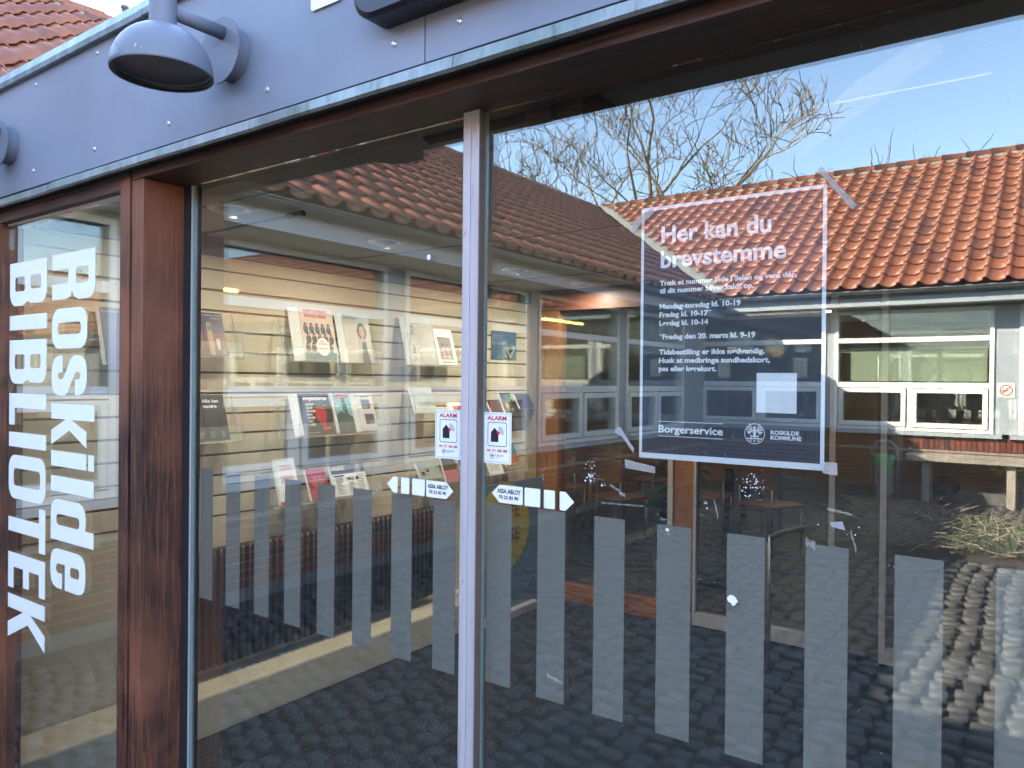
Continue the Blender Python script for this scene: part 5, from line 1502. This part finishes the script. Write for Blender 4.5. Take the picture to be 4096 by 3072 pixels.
for k in range(70):
    o = bpy.data.objects.new('leaf', lme); COL.objects.link(o)
    z = rl.uniform(.35, 1.2); o.location = (-2.35 + rl.uniform(-.05, .05), 4.25 + rl.uniform(-.05, .05), z)
    o.rotation_euler = (rl.uniform(-.5, .5), rl.uniform(-.5, .6), rl.uniform(0, 6.28)); s_ = rl.uniform(.8, 1.5); o.scale = (s_, s_, s_); keep(o, pp)

# walking person in the library
def person(x, y, rz, label):
    root = empty('person', (x, y, 0), label, 'person')
    def skin(name, V, E, rad, mat, sub=2, rootv=0):
        me = bpy.data.meshes.new(name); c, s_ = math.cos(rz), math.sin(rz)
        me.from_pydata([(x + c * a - s_ * b, y + s_ * a + c * b, z) for a, b, z in V], E, []); me.update()
        o = bpy.data.objects.new(name, me); COL.objects.link(o); me.materials.append(mat)
        md = o.modifiers.new('skin', 'SKIN'); md.use_smooth_shade = True
        for k, v in enumerate(me.skin_vertices[0].data):
            v.radius = rad[k] if isinstance(rad[k], tuple) else (rad[k], rad[k]); v.use_root = (k == rootv)
        ss = o.modifiers.new('sub', 'SUBSURF'); ss.levels = sub; ss.render_levels = sub
        return keep(o, root)
    SK = simple('skin_tone', (.45, .26, .18), .5)
    # trousers, jumper and body share the skeleton
    body = [(0, 0, .95), (0, 0, 1.15), (0, .0, 1.35), (0, .01, 1.47), (0, .02, 1.55), (0, .03, 1.64), (0, .02, 1.74),
            (.17, 0, 1.43), (.22, -.10, 1.17), (.21, .02, .95), (.21, .06, .88), (-.17, 0, 1.43), (-.22, .12, 1.17), (-.21, .20, .96), (-.21, .24, .89),
            (.09, 0, .90), (.10, .16, .50), (.10, .20, .09), (-.09, 0, .90), (-.10, -.04, .50), (-.10, -.26, .12)]
    E = [(0, 1), (1, 2), (2, 3), (3, 4), (4, 5), (5, 6), (3, 7), (7, 8), (8, 9), (9, 10), (3, 11), (11, 12), (12, 13), (13, 14), (0, 15), (15, 16), (16, 17), (0, 18), (18, 19), (19, 20)]
    rad = [.12, .11, .13, .09, .048, .082, .06, .055, .042, .03, .028, .055, .042, .03, .028, .085, .058, .040, .085, .058, .040]
    skin('body', body, E, rad, SK)
    skin('jacket', [(0, 0, .93), (0, 0, 1.15), (0, 0, 1.35), (0, .01, 1.46), (.18, 0, 1.43), (.22, -.10, 1.17), (.21, .02, .97), (-.18, 0, 1.43), (-.22, .12, 1.17), (-.21, .20, .98)], [(0, 1), (1, 2), (2, 3), (3, 4), (4, 5), (5, 6), (3, 7), (7, 8), (8, 9)], [(.16, .12), (.145, .12), (.165, .13), .09, .07, .056, .044, .07, .056, .044], simple('dark_jacket', (.03, .028, .035), .8))
    skin('trousers', [(0, 0, .98), (.09, 0, .88), (.10, .16, .50), (.10, .20, .12), (-.09, 0, .88), (-.10, -.04, .50), (-.10, -.25, .15)], [(0, 1), (1, 2), (2, 3), (0, 4), (4, 5), (5, 6)], [.135, .10, .072, .058, .10, .072, .058], simple('black_trousers', (.012, .013, .018), .8))
    for sx, yy, zz in ((.10, .20, .05), (-.10, -.27, .075)):
        skin('shoe', [(sx, yy - .03, zz), (sx, yy + .09, zz - .01), (sx, yy + .18, zz - .018)], [(0, 1), (1, 2)], [.045, .042, .030], simple('dark_shoe', (.02, .02, .02), .5), 1)
    skin('hair', [(0, -.01, 1.70), (0, .02, 1.755), (0, -.03, 1.66)], [(0, 1), (0, 2)], [.085, .075, .07], simple('brown_hair', (.05, .03, .02), .8), 2)
    nose = MB(); nose.lathe((x + math.cos(rz + 1.57) * .108, y + math.sin(rz + 1.57) * .108, 1.635), [(.012, 0), (.009, .02), (.003, .035)], 8); nose.build('nose', SK, root)
person(-3.0, 7.45, .4, 'person in dark jacket and black trousers walking in the library')
